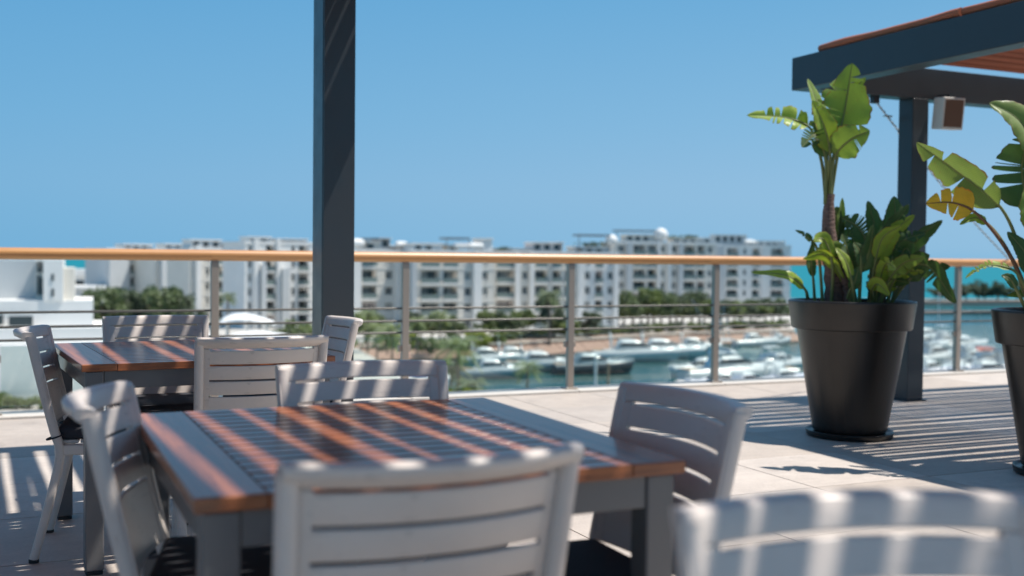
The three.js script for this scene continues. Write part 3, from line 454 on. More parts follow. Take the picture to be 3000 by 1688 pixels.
makePlant('bird of paradise plant with a yellowing leaf, cut off by the frame edge', [5.11, 0, -4.05], R(-51.6), [
  [[-0.149, 0.8, 0], [-0.249, 1.168, 0.05], [-0.351, 1.42, 0.1], [-0.556, 1.608, 0.15], [-0.777, 1.782, 0.2], 0.155, -35, 0.6, 1, 5],
  [[-0.107, 0.895, 0], [-0.107, 1.336, -0.05], [-0.164, 1.656, -0.05], [-0.278, 1.896, 0], [-0.426, 1.996, 0.05], 0.12, 40, 0.5, 0, 5],
  [[-0.135, 0.8, -0.05], [-0.178, 1.216, -0.1], [-0.221, 1.416, -0.12], [-0.264, 1.64, -0.1], [-0.228, 1.856, -0.08], 0.19, 10, 0.2, 3, 2],
  [[-0.164, 0.8, 0.1], [-0.292, 1.152, 0.15], [-0.478, 1.4, 0.2], [-0.585, 1.448, 0.22], [-0.715, 1.444, 0.26], 0.115, 15, 0.25, 1, 3],
  [[-0.178, 0.8, 0.06], [-0.306, 1.176, 0.1], [-0.413, 1.336, 0.15], [-0.478, 1.368, 0.18], [-0.549, 1.332, 0.2], 0.04, 40, 0.3, 0, 1],
  [[-0.164, 0.8, 0.15], [-0.221, 0.991, 0.2], [-0.278, 1.088, 0.22], [-0.406, 1.112, 0.24], [-0.51, 1.046, 0.26], 0.05, 60, 0.4, 2, 1],
  [[-0.178, 0.8, 0.2], [-0.264, 0.991, 0.25], [-0.299, 1.047, 0.26], [-0.335, 1.063, 0.27], 0.035, 30, 0.5, 0, 2],
  [[-0.128, 0.8, 0.1], [-0.206, 1.055, 0.12], [-0.228, 1.176, 0.12], [-0.32, 1.296, 0.1], 0.07, 30, 0.4, 0, 2],
  [[-0.107, 0.8, 0.05], [-0.128, 1.256, 0.08], [-0.185, 1.4, 0.1], [-0.228, 1.544, 0.1], 0.11, 20, 0.3, 0, 0],
  [[-0.078, 0.8, 0], [-0.064, 1.336, 0], [-0.021, 1.656, -0.1], [0.065, 1.936, -0.2], 0.16, 20, 0.3, 2, 0],
  [[-0.042, 0.8, 0], [0.029, 1.256, 0.1], [0.136, 1.416, 0.2], [0.279, 1.376, 0.3], 0.14, 30, 0.3, 2, 2],
  [[-0.042, 0.8, 0.1], [0.008, 1.055, 0.2], [0.1, 1.176, 0.3], [0.222, 1.096, 0.35], 0.1, 30, 0.3, 1, 1],
  [[-0.092, 0.8, -0.1], [-0.078, 1.176, -0.2], [-0.042, 1.416, -0.35], [0.029, 1.576, -0.5], 0.13, 20, 0.3, 2, 2],
], [[[[-0.10, 0.77, 0], [-0.13, 0.95, 0.02], [-0.17, 1.12, 0.04]], 0.055, 0.03], [[[-0.02, 0.77, 0], [-0.04, 1.0, 0], [-0.06, 1.3, 0]], 0.06, 0.03]], 22);


// ───────────────────────── buildings across the water ─────────────────────────
// bays: [kind, left edge, right edge] in metres along the front; kinds: balcony, window, pier, panel (grey), recess
function apartment(label, u0, u1, range, floors, bays, roofItems, wallMat, { turn = 0, floorH = 3.2, depth = 14, group } = {}) {
  turn += R(21); const k = range / FPX / Math.cos(turn) * 1.015, W = (u1 - u0) * k, uc = (u0 + u1) / 2, c = site(uc, range), H = floors * floorH, X = u => (u - uc) * k;
  const b = thing('apartment_block', label, 'building', [c.x, GROUND, c.z], facing(uc) + turn, group || 'white apartment blocks along the promenade');
  const holes = [], r = rng(Math.round(u0) * 7 + 3);
  for (const [kind, a0, a1] of bays) if (kind === 'balcony' || kind === 'window') for (let f = 0; f < floors; f++) {
    const x0 = X(a0), x1 = X(a1), y0 = f * floorH + (kind === 'balcony' ? 0.30 : 0.95), y1 = f * floorH + (kind === 'balcony' ? 2.75 : 2.6); holes.push([kind, x0, x1, y0, y1, f]);
  }
  const s = new THREE.Shape([[-W / 2, 0], [W / 2, 0], [W / 2, H], [-W / 2, H]].map(p => new THREE.Vector2(...p)));
  for (const [, x0, x1, y0, y1] of holes) s.holes.push(new THREE.Path([[x0, y0], [x0, y1], [x1, y1], [x1, y0]].map(p => new THREE.Vector2(...p))));
  const fg = new THREE.ExtrudeGeometry(s, { depth: 0.4, bevelEnabled: false }); fg.translate(0, 0, -0.4);
  part('wall', metreUV(fg), wallMat, b);
  for (let f = 1; f < floors; f++) part('string_course', span(-W / 2, W / 2, f * floorH - 0.13, f * floorH + 0.02, 0.003, 0.09), M.white, b);
  for (let q = 0; q < 3; q++) { const x = -W / 2 + W * (0.08 + 0.84 * r()); if (!holes.some(h => x > h[1] - 0.3 && x < h[2] + 0.3) && !bays.some(v => (v[0] === 'pier' || v[0] === 'panel') && x > X(v[1]) - 0.3 && x < X(v[2]) + 0.3)) part('drain_pipe', span(x - 0.06, x + 0.06, 0, H - 0.1, 0.095, 0.2), M.greyWall, b); }
  part('rear_wall', span(-W / 2, W / 2, 0, H - 0.05, -depth, -1.9), wallMat, b);
  for (const sx of [-1, 1]) part('side_wall', span(sx > 0 ? W / 2 - 0.3 : -W / 2, sx > 0 ? W / 2 : -W / 2 + 0.3, 0, H - 0.05, -1.895, -0.405), wallMat, b);
  for (const [kind, x0, x1, y0, y1, f] of holes) {
    if (kind === 'window') { const w = part('window', span(x0 + 0.06, x1 - 0.06, y0 + 0.06, y1 - 0.06, -0.27, -0.22), M.curtain[Math.floor(r() * 5)], b); part('frame', merge([span(x0, x1, y0, y0 + 0.06, -0.3, -0.2), span(x0, x1, y1 - 0.06, y1, -0.3, -0.2), span((x0 + x1) / 2 - 0.03, (x0 + x1) / 2 + 0.03, y0 + 0.06, y1 - 0.06, -0.215, -0.19)]), M.white, w); part('sill', span(x0 - 0.12, x1 + 0.12, y0 - 0.12, y0 - 0.002, -0.19, 0.1), M.white, w); }
    else {
      const bal = part('balcony', span(x0 - 0.15, x1 + 0.15, y0 - 0.34, y0 - 0.002, -1.85, 0.42), M.white, b);
      part('balustrade', span(x0 - 0.1, x1 + 0.1, y0 + 0.02, y0 + 0.98, 0.30, 0.34), M.balustrade, bal);
      if (r() < 0.3) part('air_conditioner', span(x0 + 0.2, x0 + 1.0, y0 + 0.02, y0 + 0.62, -0.4, 0.1), M.white, bal); if (r() < 0.22) part('awning', span(x0 + 0.05, x1 - 0.05, y1 - 0.55, y1 - 0.45, -0.3, 0.9), [M.canvas, M.cream, M.pinkWall][Math.floor(r() * 3)], bal); if (r() < 0.3) part('balcony_plant', crown(r, 0.5, 0.7, 0.4, 60, 0.35).translate(x1 - 0.8, y0 + 0.8, -0.3), M.foliage[1], bal);
      const n = Math.max(1, Math.round((x1 - x0) / 1.5)), w = (x1 - x0) / n; for (let q = 0; q < n; q++) part('glass_door', span(x0 + q * w + 0.06, x0 + (q + 1) * w - 0.06, y0 + 0.02, y1 - 0.15, -1.88, -1.82), M.curtain[Math.floor(r() * 5)], bal);
    }
  }
  for (const [kind, a0, a1, top] of bays) {
    if (kind === 'pier') part('pier', span(X(a0), X(a1), 0, H + (top || 0.5), 0.003, 0.75), M.white, b);
    if (kind === 'panel') part('wall_panel', span(X(a0), X(a1), 0, H + (top || 0.2), 0.003, 1.4), M.greyWall, b);
  }
  part('parapet', merge([span(-W / 2 - 0.15, W / 2 + 0.15, H - 0.048, H + 0.55, -0.55, 0.12), span(-W / 2 - 0.15, -W / 2 + 0.25, H - 0.048, H + 0.55, -depth, -0.552), span(W / 2 - 0.25, W / 2 + 0.15, H - 0.048, H + 0.55, -depth, -0.552)]), M.white, b);
  for (const [kind, a0, a1, y0, y1, mat] of roofItems) { // heights in metres above the roof
    const x0 = X(a0), x1 = X(a1), m = M[mat || 'white'];
    if (kind === 'room') { const q = part('roof_room', span(x0, x1, H + y0, H + y1, -7, -1.6), m, b); part('eaves', span(x0 - 0.25, x1 + 0.25, H + y1 + 0.002, H + y1 + 0.25, -7.2, -1.3), M.white, q); const n = Math.floor((x1 - x0) / 2.2); for (let i = 0; i < n; i++) part('window', span(x0 + 0.5 + i * 2.2, x0 + 1.7 + i * 2.2, H + y0 + 0.5 * (y1 - y0) - 0.5, H + y1 - 0.3, -1.62, -1.56), M.windowGlass, q); }
    if (kind === 'tank') { const g = new THREE.CapsuleGeometry((y1 - y0) / 2, Math.max(0.1, x1 - x0 - (y1 - y0)), 6, 14); g.rotateZ(Math.PI / 2); g.translate((x0 + x1) / 2, H + (y0 + y1) / 2, -1.6); part('water_tank', g, m, b); }
    if (kind === 'pergola') { const l = [span(x0, x1, H + y1 - 0.2, H + y1, -5, -4.8), span(x0, x1, H + y1 - 0.2, H + y1, -1.2, -1)]; for (let q = x0; q <= x1; q += 0.8) l.push(span(q, q + 0.15, H + y1, H + y1 + 0.15, -5.2, -0.8)); for (const q of [x0, x1 - 0.15]) l.push(span(q, q + 0.15, H, H + y1 - 0.2, -1.17, -1.03)); part('roof_pergola', merge(l), M.roofDark, b); }
    if (kind === 'plants') part('roof_planting', crown(rng(Math.round(a0)), (x1 - x0) / 2, (y1 - y0) / 2, 1.2, 260, 0.5).translate((x0 + x1) / 2, H + (y0 + y1) / 2, -1.9), M.foliage[2], b);
  }
  return b;
}
function crown(r, rx, ry, rz, n, leaf) { // many small bent leaf faces in uneven clumps
  const pos = [], clumps = Array.from({ length: 16 }, () => { const v = V(r() * 2 - 1, r() * 2 - 1, r() * 2 - 1); v.normalize().multiplyScalar(0.25 + 0.65 * Math.cbrt(r())); return [v, 0.22 + 0.28 * r()]; });
  for (let i = 0; i < n; i++) {
    const [c, s] = clumps[Math.floor(r() * 16)], d = V(r() * 2 - 1, r() * 2 - 1, r() * 2 - 1).normalize().multiplyScalar(s * Math.cbrt(r())), p = c.clone().add(d); p.set(p.x * rx, p.y * ry, p.z * rz);
    const a = V(r() * 2 - 1, r() * 2 - 1, r() * 2 - 1).normalize(), b = V(r() * 2 - 1, r() * 2 - 1, r() * 2 - 1).cross(a).normalize(), L = leaf * (0.5 + 0.8 * r()), w = L * 0.42, nn = V(0, 0, 0).crossVectors(a, b);
    const q = [p.clone().addScaledVector(a, -L / 2), p.clone().addScaledVector(b, w).addScaledVector(nn, 0.12 * L), p.clone().addScaledVector(a, L / 2), p.clone().addScaledVector(b, -w).addScaledVector(nn, 0.12 * L)];
    for (const k of [0, 1, 2, 0, 2, 3]) pos.push(q[k].x, q[k].y, q[k].z);
  }
  const g = new THREE.BufferGeometry(); g.setAttribute('position', new THREE.Float32BufferAttribute(pos, 3)); g.computeVertexNormals(); g.setAttribute('uv', new THREE.Float32BufferAttribute(new Float32Array(pos.length / 3 * 2), 2)); return g;
}
apartment('shaded grey white block with one column of dark windows beyond the small trees', 318, 452, 275, 5, [['panel', 320, 370, 0.3], ['balcony', 382, 414], ['window', 432, 442]], [['room', 370, 450, 0.55, 1.4]], M.greyWall, { turn: R(2) });
apartment('pale block with tall blank walls just left of the balustrade post', 456, 548, 268, 5, [['panel', 470, 498, 0.4], ['window', 503, 512], ['balcony', 520, 542]], [['room', 490, 545, 0.5, 1.5]], M.cream, { turn: R(2) });
apartment('white block with dark stacked balconies beside a palm tree', 560, 728, 240, 5, [['pier', 576, 590, 1.2], ['window', 604, 614], ['balcony', 628, 654], ['window', 668, 680], ['balcony', 696, 722]], [['room', 572, 655, 0.6, 2.2], ['room', 660, 725, 0.5, 1.6, 'pinkWall']], M.cream, { turn: R(1) });
apartment('taller white block with blank grey panels behind the thick pergola post', 722, 915, 226, 6, [['window', 731, 740], ['panel', 762, 776, -4.2], ['balcony', 780, 804], ['panel', 820, 840, -5], ['window', 852, 862], ['balcony', 872, 900], ['pier', 745, 758, 1.0], ['pier', 808, 818, 1]], [['room', 740, 800, 0.5, 1.3], ['room', 820, 905, 0.5, 1.0, 'greyWall']], M.white, { floorH: 2.9 });
apartment('white block with balconies just beside the thick pergola post', 1030, 1192, 218, 5, [['pier', 1036, 1056], ['balcony', 1062, 1102], ['window', 1128, 1148], ['pier', 1156, 1180]], [['tank', 1036, 1075, 0.7, 2.6], ['room', 1078, 1120, 0.5, 1.9, 'cream'], ['pergola', 1080, 1145, 0, 2.6], ['room', 1120, 1150, 0.5, 2.6, 'greyWall'], ['tank', 1165, 1200, 0.9, 2.2], ['room', 1150, 1190, 0.5, 1.1, 'roofDark']], M.cream);
apartment('white block with two wide columns of glazed balconies', 1202, 1446, 218, 5, [['panel', 1206, 1218, 0], ['balcony', 1236, 1286], ['balcony', 1299, 1339], ['window', 1361, 1379], ['pier', 1384, 1408], ['window', 1411, 1429]], [['room', 1220, 1304, 0.5, 1.6], ['pergola', 1312, 1380, 0, 2.9], ['room', 1318, 1350, 0.5, 1.4, 'cream'], ['tank', 1335, 1424, 0.8, 2.0], ['room', 1421, 1450, 0.5, 2.8]], M.cream);
apartment('cream block with arched top storey behind the middle balustrade post', 1448, 1688, 233, 5, [['balcony', 1458, 1506], ['pier', 1508, 1522, 0.2], ['window', 1531, 1546], ['pier', 1551, 1561, 0.2], ['balcony', 1568, 1602], ['balcony', 1618, 1642], ['balcony', 1655, 1680]], [['room', 1455, 1560, 0.4, 0.9, 'pinkWall'], ['room', 1566, 1652, 0.5, 2.3, 'pinkWall'], ['pier', 1566, 1580, 0, 2.5], ['room', 1640, 1655, 0.5, 2.4], ['plants', 1452, 1500, 0.6, 1.5]], M.cream, { turn: R(-2) });
apartment('bright white narrow block with paired windows right of the middle balustrade post', 1690, 1800, 237, 5, [['pier', 1692, 1706], ['window', 1714, 1729], ['balcony', 1744, 1764], ['window', 1780, 1794], ['pier', 1796, 1808]], [['room', 1692, 1790, 0.5, 1.5, 'greyWall'], ['plants', 1698, 1788, 1.7, 2.8], ['pergola', 1700, 1790, 0, 4.2], ['tank', 1788, 1806, 1.8, 4.4]], M.white);
apartment('long cream block with many balconies behind the promenade trees', 1804, 2094, 290, 6, [['window', 1815, 1832], ['panel', 1837, 1852, 0], ['balcony', 1858, 1891], ['balcony', 1899, 1921], ['pier', 1926, 1932, 0.3], ['window', 1936, 1946], ['pier', 1955, 1964, 0.3], ['window', 1967, 1980], ['panel', 1984, 1996, 0], ['balcony', 2001, 2033], ['balcony', 2041, 2060], ['window', 2072, 2082]], [['pergola', 1812, 1940, 0, 3.4], ['room', 1840, 1930, 0.5, 2.2, 'cream'], ['tank', 1930, 1950, 0.6, 4.2], ['room', 1975, 2060, 0.5, 1.4, 'cream'], ['plants', 1950, 2060, 1.4, 2.4], ['room', 2062, 2092, 0.5, 1.6]], M.cream, { turn: R(-3) });
apartment('last white block of the row with open sea beyond it', 2098, 2312, 335, 6, [['panel', 2100, 2122, 0], ['balcony', 2132, 2162], ['window', 2178, 2186], ['balcony', 2204, 2222], ['pier', 2230, 2240, 0.2], ['balcony', 2256, 2290]], [['room', 2100, 2190, 0.5, 3.4, 'greyWall'], ['tank', 2182, 2214, 0.6, 2.2], ['room', 2222, 2300, 0.5, 1.7], ['room', 2190, 2296, 0.4, 0.9, 'pinkWall']], M.white, { turn: R(-4) });

{ // near white building beyond the street, at the left edge
  const b = thing('white_building', 'stepped white building with slot windows at the left edge beyond the terrace', 'building'), S = (u0, u1, range, y0, y1, depth, name, mat) => { const k = range / FPX, uc = (u0 + u1) / 2, c = site(uc, range), m = part(name, span(-(u1 - u0) / 2 * k, (u1 - u0) / 2 * k, y0, y1, -depth, 0), mat, b); m.position.set(c.x, 0, c.z); m.rotation.y = facing(250); return m; };
  S(-320, 640, 108, GROUND, -7.9, 12, 'lower_wall', M.white);
  S(-330, 300, 107, -7.898, -6.35, 12.5, 'roof_slab', M.white);
  S(-320, 252, 109, -6.348, -3.7, 10, 'upper_wall', M.white);
  S(-320, 104, 112, -3.698, 0.4, 10, 'tower_wall', M.greyWall); S(128, 182, 111, -3.698, 0.45, 10, 'tower_wall', M.white); S(104.5, 127.5, 113, -3.698, 0.35, 8, 'tower_wall', M.cream); S(183, 216, 112.5, -3.698, -0.4, 8, 'tower_wall', M.cream);
  const win = (u0, u1, y0, y1, range) => { const w = S(u0, u1, range, y0, y1, 0.12, 'window', M.windowGlass); return w; };
  win(108, 115, -3.2, -1.2, 112.85); win(118, 125, -0.9, 0.2, 112.85); win(118, 125, -3.2, -1.4, 112.85); win(108, 115, -0.9, 0.2, 112.85); win(150, 157, -1.7, -1.0, 110.9); win(150, 157, -3.3, -2.5, 110.9);
  win(-30, 6, -6.1, -5.1, 108.9); win(27, 92, -6.2, -5.2, 108.9);
  const d = S(84, 108, 107.9, GROUND, -11.75, 0.1, 'glass_door', std(0.16, 0.30, 0.33, 0.2)); win(350, 372, -12, -10.4, 107.9); win(470, 490, GROUND, -11.8, 107.9);
  for (let k = 0; k < 4; k++) S(84, 110, 107.9, -11.4 + k * 0.25, -11.28 + k * 0.25, 0.12, 'vent_slat', M.greyWall);
}
{ // low white houses and a hall far behind, in front of the sea
  const low = (label, u0, u1, range, y1, mat, roof) => { const k = range / FPX, uc = (u0 + u1) / 2, c = site(uc, range), h = thing('low_house', label, 'building', [c.x, GROUND, c.z], facing(uc)), w = (u1 - u0) * k; part('wall', span(-w / 2, w / 2, 0, y1 - GROUND, -12, 0), M[mat], h); part('roof', span(-w / 2 - 0.6, w / 2 + 0.6, y1 - GROUND + 0.002, y1 - GROUND + roof, -12.5, 0.9), M.white, h); for (let q = -w / 2 + 2; q < w / 2 - 3; q += 5) part('window', span(q, q + 2.4, y1 - GROUND - 3, y1 - GROUND - 1.4, -0.04, 0.05), M.windowGlass, h); };
  low('low white house with overhanging roof in front of the sea', 205, 352, 330, -5.6, 'white', 1.9);
  low('small white house half hidden by the left trees', 216, 300, 262, -7.4, 'greyWall', 0.6);
  const cn = (label, u0, u1, range, yTop, rise) => { // curved white shell roof on posts
    const k = range / FPX, uc = (u0 + u1) / 2, c = site(uc, range), t = thing('canopy', label, 'canopy', [c.x, GROUND, c.z], facing(uc)), w = (u1 - u0) * k, D = 9, y = yTop - GROUND, rings = [];
    for (let i = 0; i <= 24; i++) { const q = i / 24, x = -w / 2 + w * q, e = Math.pow(Math.sin(Math.PI * Math.pow(q, 0.72)), 0.8), ring = []; for (let j = 0; j <= 10; j++) { const z = -D * j / 10, f = Math.sin(Math.PI * (0.12 + 0.8 * j / 10)); ring.push(V(x, y - rise + rise * e * (0.35 + 0.65 * f), z)); } for (let j = 10; j >= 0; j--) { const p = ring[j].clone(); p.y -= 0.12; ring.push(p); } rings.push(ring); }
    part('shell', loft(rings), M.sail, t); for (const x of [-w * 0.36, 0, w * 0.36]) for (const z of [-1.5, -D + 1.5]) part('post', new THREE.CylinderGeometry(0.1, 0.12, y - rise, 10).translate(x, (y - rise) / 2, z), M.alloy, t);
  };
  cn('white curved canopy with its low end towards the thick pergola post', 642, 806, 124, -5.75, 1.15);
  cn('long white curved canopy roof left of the thick pergola post', 640, 930, 112, -7.0, 1.2);
}

const ORD = ['leftmost', 'second', 'third', 'fourth', 'fifth', 'sixth', 'seventh', 'eighth', 'ninth', 'tenth', 'eleventh', 'twelfth', 'thirteenth', 'fourteenth', 'fifteenth', 'sixteenth', 'seventeenth', 'eighteenth', 'nineteenth', 'twentieth', 'twenty-first', 'twenty-second', 'twenty-third', 'twenty-fourth', 'twenty-fifth', 'rightmost'];
const nth = (list, i) => { const k = [...list].sort((p, q) => p - q).indexOf(list[i]); return k === list.length - 1 ? 'rightmost' : k ? `${ORD[k]} from left` : ORD[0]; };
// ───────────────────────── trees, palms and shrubs ─────────────────────────
function makeTree(label, u, range, base, h, w, mat, seed, group, name = 'broadleaf_tree') {
  const c = site(u, range), t = thing(name, label, name.includes('shrub') ? 'shrub' : 'tree', [c.x, base, c.z], 0, group), r = rng(seed);
  const th = name.includes('shrub') ? 0.25 : 0.42;
  part('trunk', merge([sweep(curve([V(0, 0, 0), V(0.1, h * 0.2, 0), V(-0.05 * w, h * th + 0.15 * h, 0.05)], 8), q => 0.05 * h * (1 - 0.6 * q), q => 0.05 * h * (1 - 0.6 * q), { n: 7, power: 2, ref: V(0, 0, 1) }), ...[0, 1, 2, 3].map(k => sweep([V(0, h * th * 0.8, 0), V(Math.cos(k * 1.7) * w * 0.3, h * 0.68, Math.sin(k * 1.7) * w * 0.3)], q => 0.02 * h * (1 - 0.6 * q), q => 0.02 * h * (1 - 0.6 * q), { n: 5, power: 2, ref: V(0.3, 0, 1) }))]), M.trunk, t);
  part('crown', crown(r, w / 2, h * (name.includes('shrub') ? 0.46 : 0.36), w / 2, name.includes('shrub') ? 620 : 900, w * 0.13).translate(0, h * (name.includes('shrub') ? 0.52 : 0.64), 0), M.foliage[mat], t);
  return t;
}
function makePalm(label, u, range, base, h, spread, seed, group, fan = false) {
  const c = site(u, range), t = thing('palm_tree', label, 'palm tree', [c.x, base, c.z], 0, group), r = rng(seed), lean = (r() - 0.5) * 0.06 * h;
  part('trunk', sweep(curve([V(0, 0, 0), V(lean * 0.3, h * 0.5, 0), V(lean, h * 0.97, 0)], 10), q => 0.035 * Math.min(h, 7) * (1 - 0.35 * q), q => 0.035 * Math.min(h, 7) * (1 - 0.35 * q), { n: 8, power: 2, ref: V(0, 0, 1) }), M.trunk, t);
  const n = 22, P = [];
  for (let k = 0; k < n; k++) {
    const az = k * 2.399 + r(), up = -0.45 + 1.6 * (k / n), L = spread * (0.8 + 0.3 * r()), dir = V(Math.cos(az), 0, Math.sin(az)), side = V(-Math.sin(az), 0, Math.cos(az)), rib = q => V(lean, h * 0.97, 0).addScaledVector(dir, L * q * Math.cos(up * 0.75)).add(V(0, L * (Math.sin(up * 0.9) * q - 0.55 * q * q), 0));
    for (let i = 1; i <= 16; i++) for (const s of [-1, 1]) {
      const q = i / 16, a = rib(q), b = rib(Math.min(1, q + 0.05)), len = L * 0.30 * Math.sin(Math.PI * Math.min(0.96, q * 0.85 + 0.13)), tip = a.clone().addScaledVector(side, s * len * 0.8).addScaledVector(b.clone().sub(a).normalize(), len * 0.5).add(V(0, -len * 0.35, 0));
      const b2 = a.clone().lerp(b, 1.1); P.push(a, b2, tip);
    }
  }
  const g = new THREE.BufferGeometry().setFromPoints(P); g.computeVertexNormals(); g.setAttribute('uv', new THREE.Float32BufferAttribute(new Float32Array(P.length * 2), 2));
  part('crown', g, M.foliage[r() < 0.5 ? 0 : 1], t); return t;
}
makePalm('tall bushy palm on the near bank behind the foreground chair', 1345, 110, GROUND, 6.4, 3.2, 401);
makePalm('lower palm leaning beside the tall bank palm', 1322, 112, GROUND, 4.0, 2.6, 421);
makePalm('palm with pale fronds at the foot of the tall bank palm', 1385, 108, GROUND, 2.6, 2.4, 422);
makePalm('feathery palm between thick pergola post and first rail post', 1105, 156, GROUND, 5.0, 3.2, 423);
makePalm('small palm in front of the block beside the thick pergola post', 1078, 172, GROUND, 6.2, 2.6, 424);
makePalm('palm just right of the first rail post', 1222, 168, GROUND, 5.4, 2.6, 425);
makePalm('palm rising before the block with two columns of balconies', 1290, 178, GROUND, 6.0, 2.4, 426);
makePalm('tall dark palm before the cream block left of the middle post', 1612, 192, GROUND, 9.0, 3.2, 427);
makePalm('dark palm on the bank beside the balustrade post nearest the thick pergola post', 1150, 150, GROUND, 5.2, 3.6, 402);
makePalm('small slender palm on the near bank left of the middle balustrade post', 1548, 111, GROUND, 4.2, 2.0, 403);
makePalm('slim palm before the white block with stacked balconies', 668, 205, GROUND, 7.6, 2.4, 404);
[[1978, 330, 20.5], [2052, 330, 20.8]].forEach(([u, z, h], i) => makePalm(i ? 'lone thin palm top standing above the roofs farther right' : 'thin palm top above the roofs next to the white roof tank', u, z, GROUND, h, 2.1, 410 + i));
{
  const near = 'yellow green shrubs on the near bank'; [[1325, 108, 2.3, 3.2, 3], [1362, 107, 2.6, 3.0, 3], [1395, 109, 1.9, 2.8, 3], [1440, 107.5, 1.5, 2.4, 3], [1480, 108, 1.7, 2.6, 3], [1508, 109, 1.6, 2.6, 1], [1590, 108, 1.7, 2.6, 1], [1622, 107, 2.0, 3.0, 1], [1655, 108, 2.2, 2.6, 1]].forEach(([u, z, h, w, m], i, l) => makeTree(`${nth(l.map(q => q[0]), i)} of the bushy yellow green shrubs along the near bank`, u, z, GROUND, h, w, m, 500 + i, near, 'leafy_shrub'));
  const left = 'shrubs at the foot of the white building'; [[12, 2.0], [45, 1.5], [72, 1.3], [122, 1.6], [205, 1.4], [345, 2.0], [385, 2.3], [425, 2.1], [462, 2.4], [500, 2.0], [540, 2.3], [585, 2.2]].forEach(([u, h], i, l) => makeTree(`${nth(l.map(q => q[0]), i)} of the low shrubs at the foot of the white building`, u, 105.5, GROUND, h * 0.85, h * 1.3, i > 4 ? 3 : 1, 530 + i, left, 'low_shrub'));
  const lt = 'grey green trees before the far left blocks'; [[262, 190, 8.0, 7], [300, 185, 9.0, 8], [345, 188, 8.4, 8], [430, 190, 9.2, 8], [470, 186, 10.0, 8.5], [512, 188, 9, 7], [545, 192, 6.5, 6], [238, 150, 5, 5.5]].forEach(([u, z, h, w], i, l) => makeTree(`${nth(l.map(q => q[0]), i)} of the grey green trees before the far left apartment blocks`, u, z, GROUND, h, w, i % 3 === 1 ? 0 : 2, 560 + i, lt));
  [[880, 160, 5.6, 6, 1], [845, 158, 4.6, 5, 0], [730, 150, 3.6, 5, 2], [790, 152, 3.2, 5, 2]].forEach(([u, z, h, w, m], i, l) => makeTree(`${nth(l.map(q => q[0]), i)} of the rounded trees behind the white canopies`, u, z, GROUND, h, w, m, 580 + i, 'trees behind the canopies'));
  [[1010, 165, 3.0, 4.6], [1135, 168, 3.2, 4.6], [1188, 172, 3.4, 5], [1255, 170, 2.6, 4.4], [1330, 176, 2.8, 4.4], [1395, 184, 2.6, 4.6], [1452, 190, 2.8, 5]].forEach(([u, z, h, w], i, l) => makeTree(`${nth(l.map(q => q[0]), i)} of the loose green shrubs between promenade and boats`, u, z, GROUND, h, w, [1, 0, 3][i % 3], 760 + i, 'loose shrubs between promenade and boats', 'loose_shrub'));
  const pr = 'trees along the promenade'; const r = rng(61);
  [[1085, 200], [1070, 190], [1232, 203], [1265, 198], [1300, 200], [1215, 204], [1330, 190], [1420, 204], [1455, 206], [1492, 205], [1535, 208], [1615, 205], [1640, 208], [1665, 206], [1720, 210]].forEach(([u, z], i, l) => makeTree(`${nth(l.map(q => q[0]), i)} of the small trees before the apartment blocks nearest the pergola post`, u, z, GROUND, i === 11 ? 8.5 : 3.0 + 2.6 * r(), 3.5 + 2.4 * r(), [0, 1, 2][i % 3], 600 + i, pr));
  for (let i = 0; i < 26; i++) { const u = 1740 + i * 21.5 + 10 * r(); makeTree(`${i === 25 ? 'rightmost' : i ? ORD[i] + ' from left' : ORD[0]} of the leafy trees in the dense belt before the long cream block`, u, 236 + (u - 1740) * 0.05 + 14 * r(), GROUND, (u > 1830 && u < 2060 ? 6.0 : 4.4) + 2.4 * r(), 5.0 + 2.5 * r(), [2, 0, 2, 1][i % 4], 640 + i, 'dense tree belt before the long cream block'); }
  for (let i = 0; i < 22; i++) { const u = 1490 + i * 38 + 14 * r(), z = 196 + Math.max(0, u - 1480) * 0.055; makeTree(`${i === 21 ? 'rightmost' : i ? ORD[i] + ' from left' : ORD[0]} of the clipped green bushes edging the terracotta promenade`, u, z + 5, GROUND, 1.3 + 0.9 * r(), 3.2 + 1.6 * r(), [0, 2, 1][i % 3], 700 + i, 'bushes edging the promenade', 'edging_shrub'); }
  for (let i = 0; i < 9; i++) makeTree(`${i === 8 ? 'rightmost' : i ? ORD[i] + ' from left' : ORD[0]} of the dark trees on the far breakwater`, 2735 + i * 30 + 12 * r(), 416 + 8 * r(), WATER + 2.4, 4 + 3.5 * (i > 2 ? r() : 0.1), 7 + 3 * r(), 2, 730 + i, 'trees on the breakwater');
}

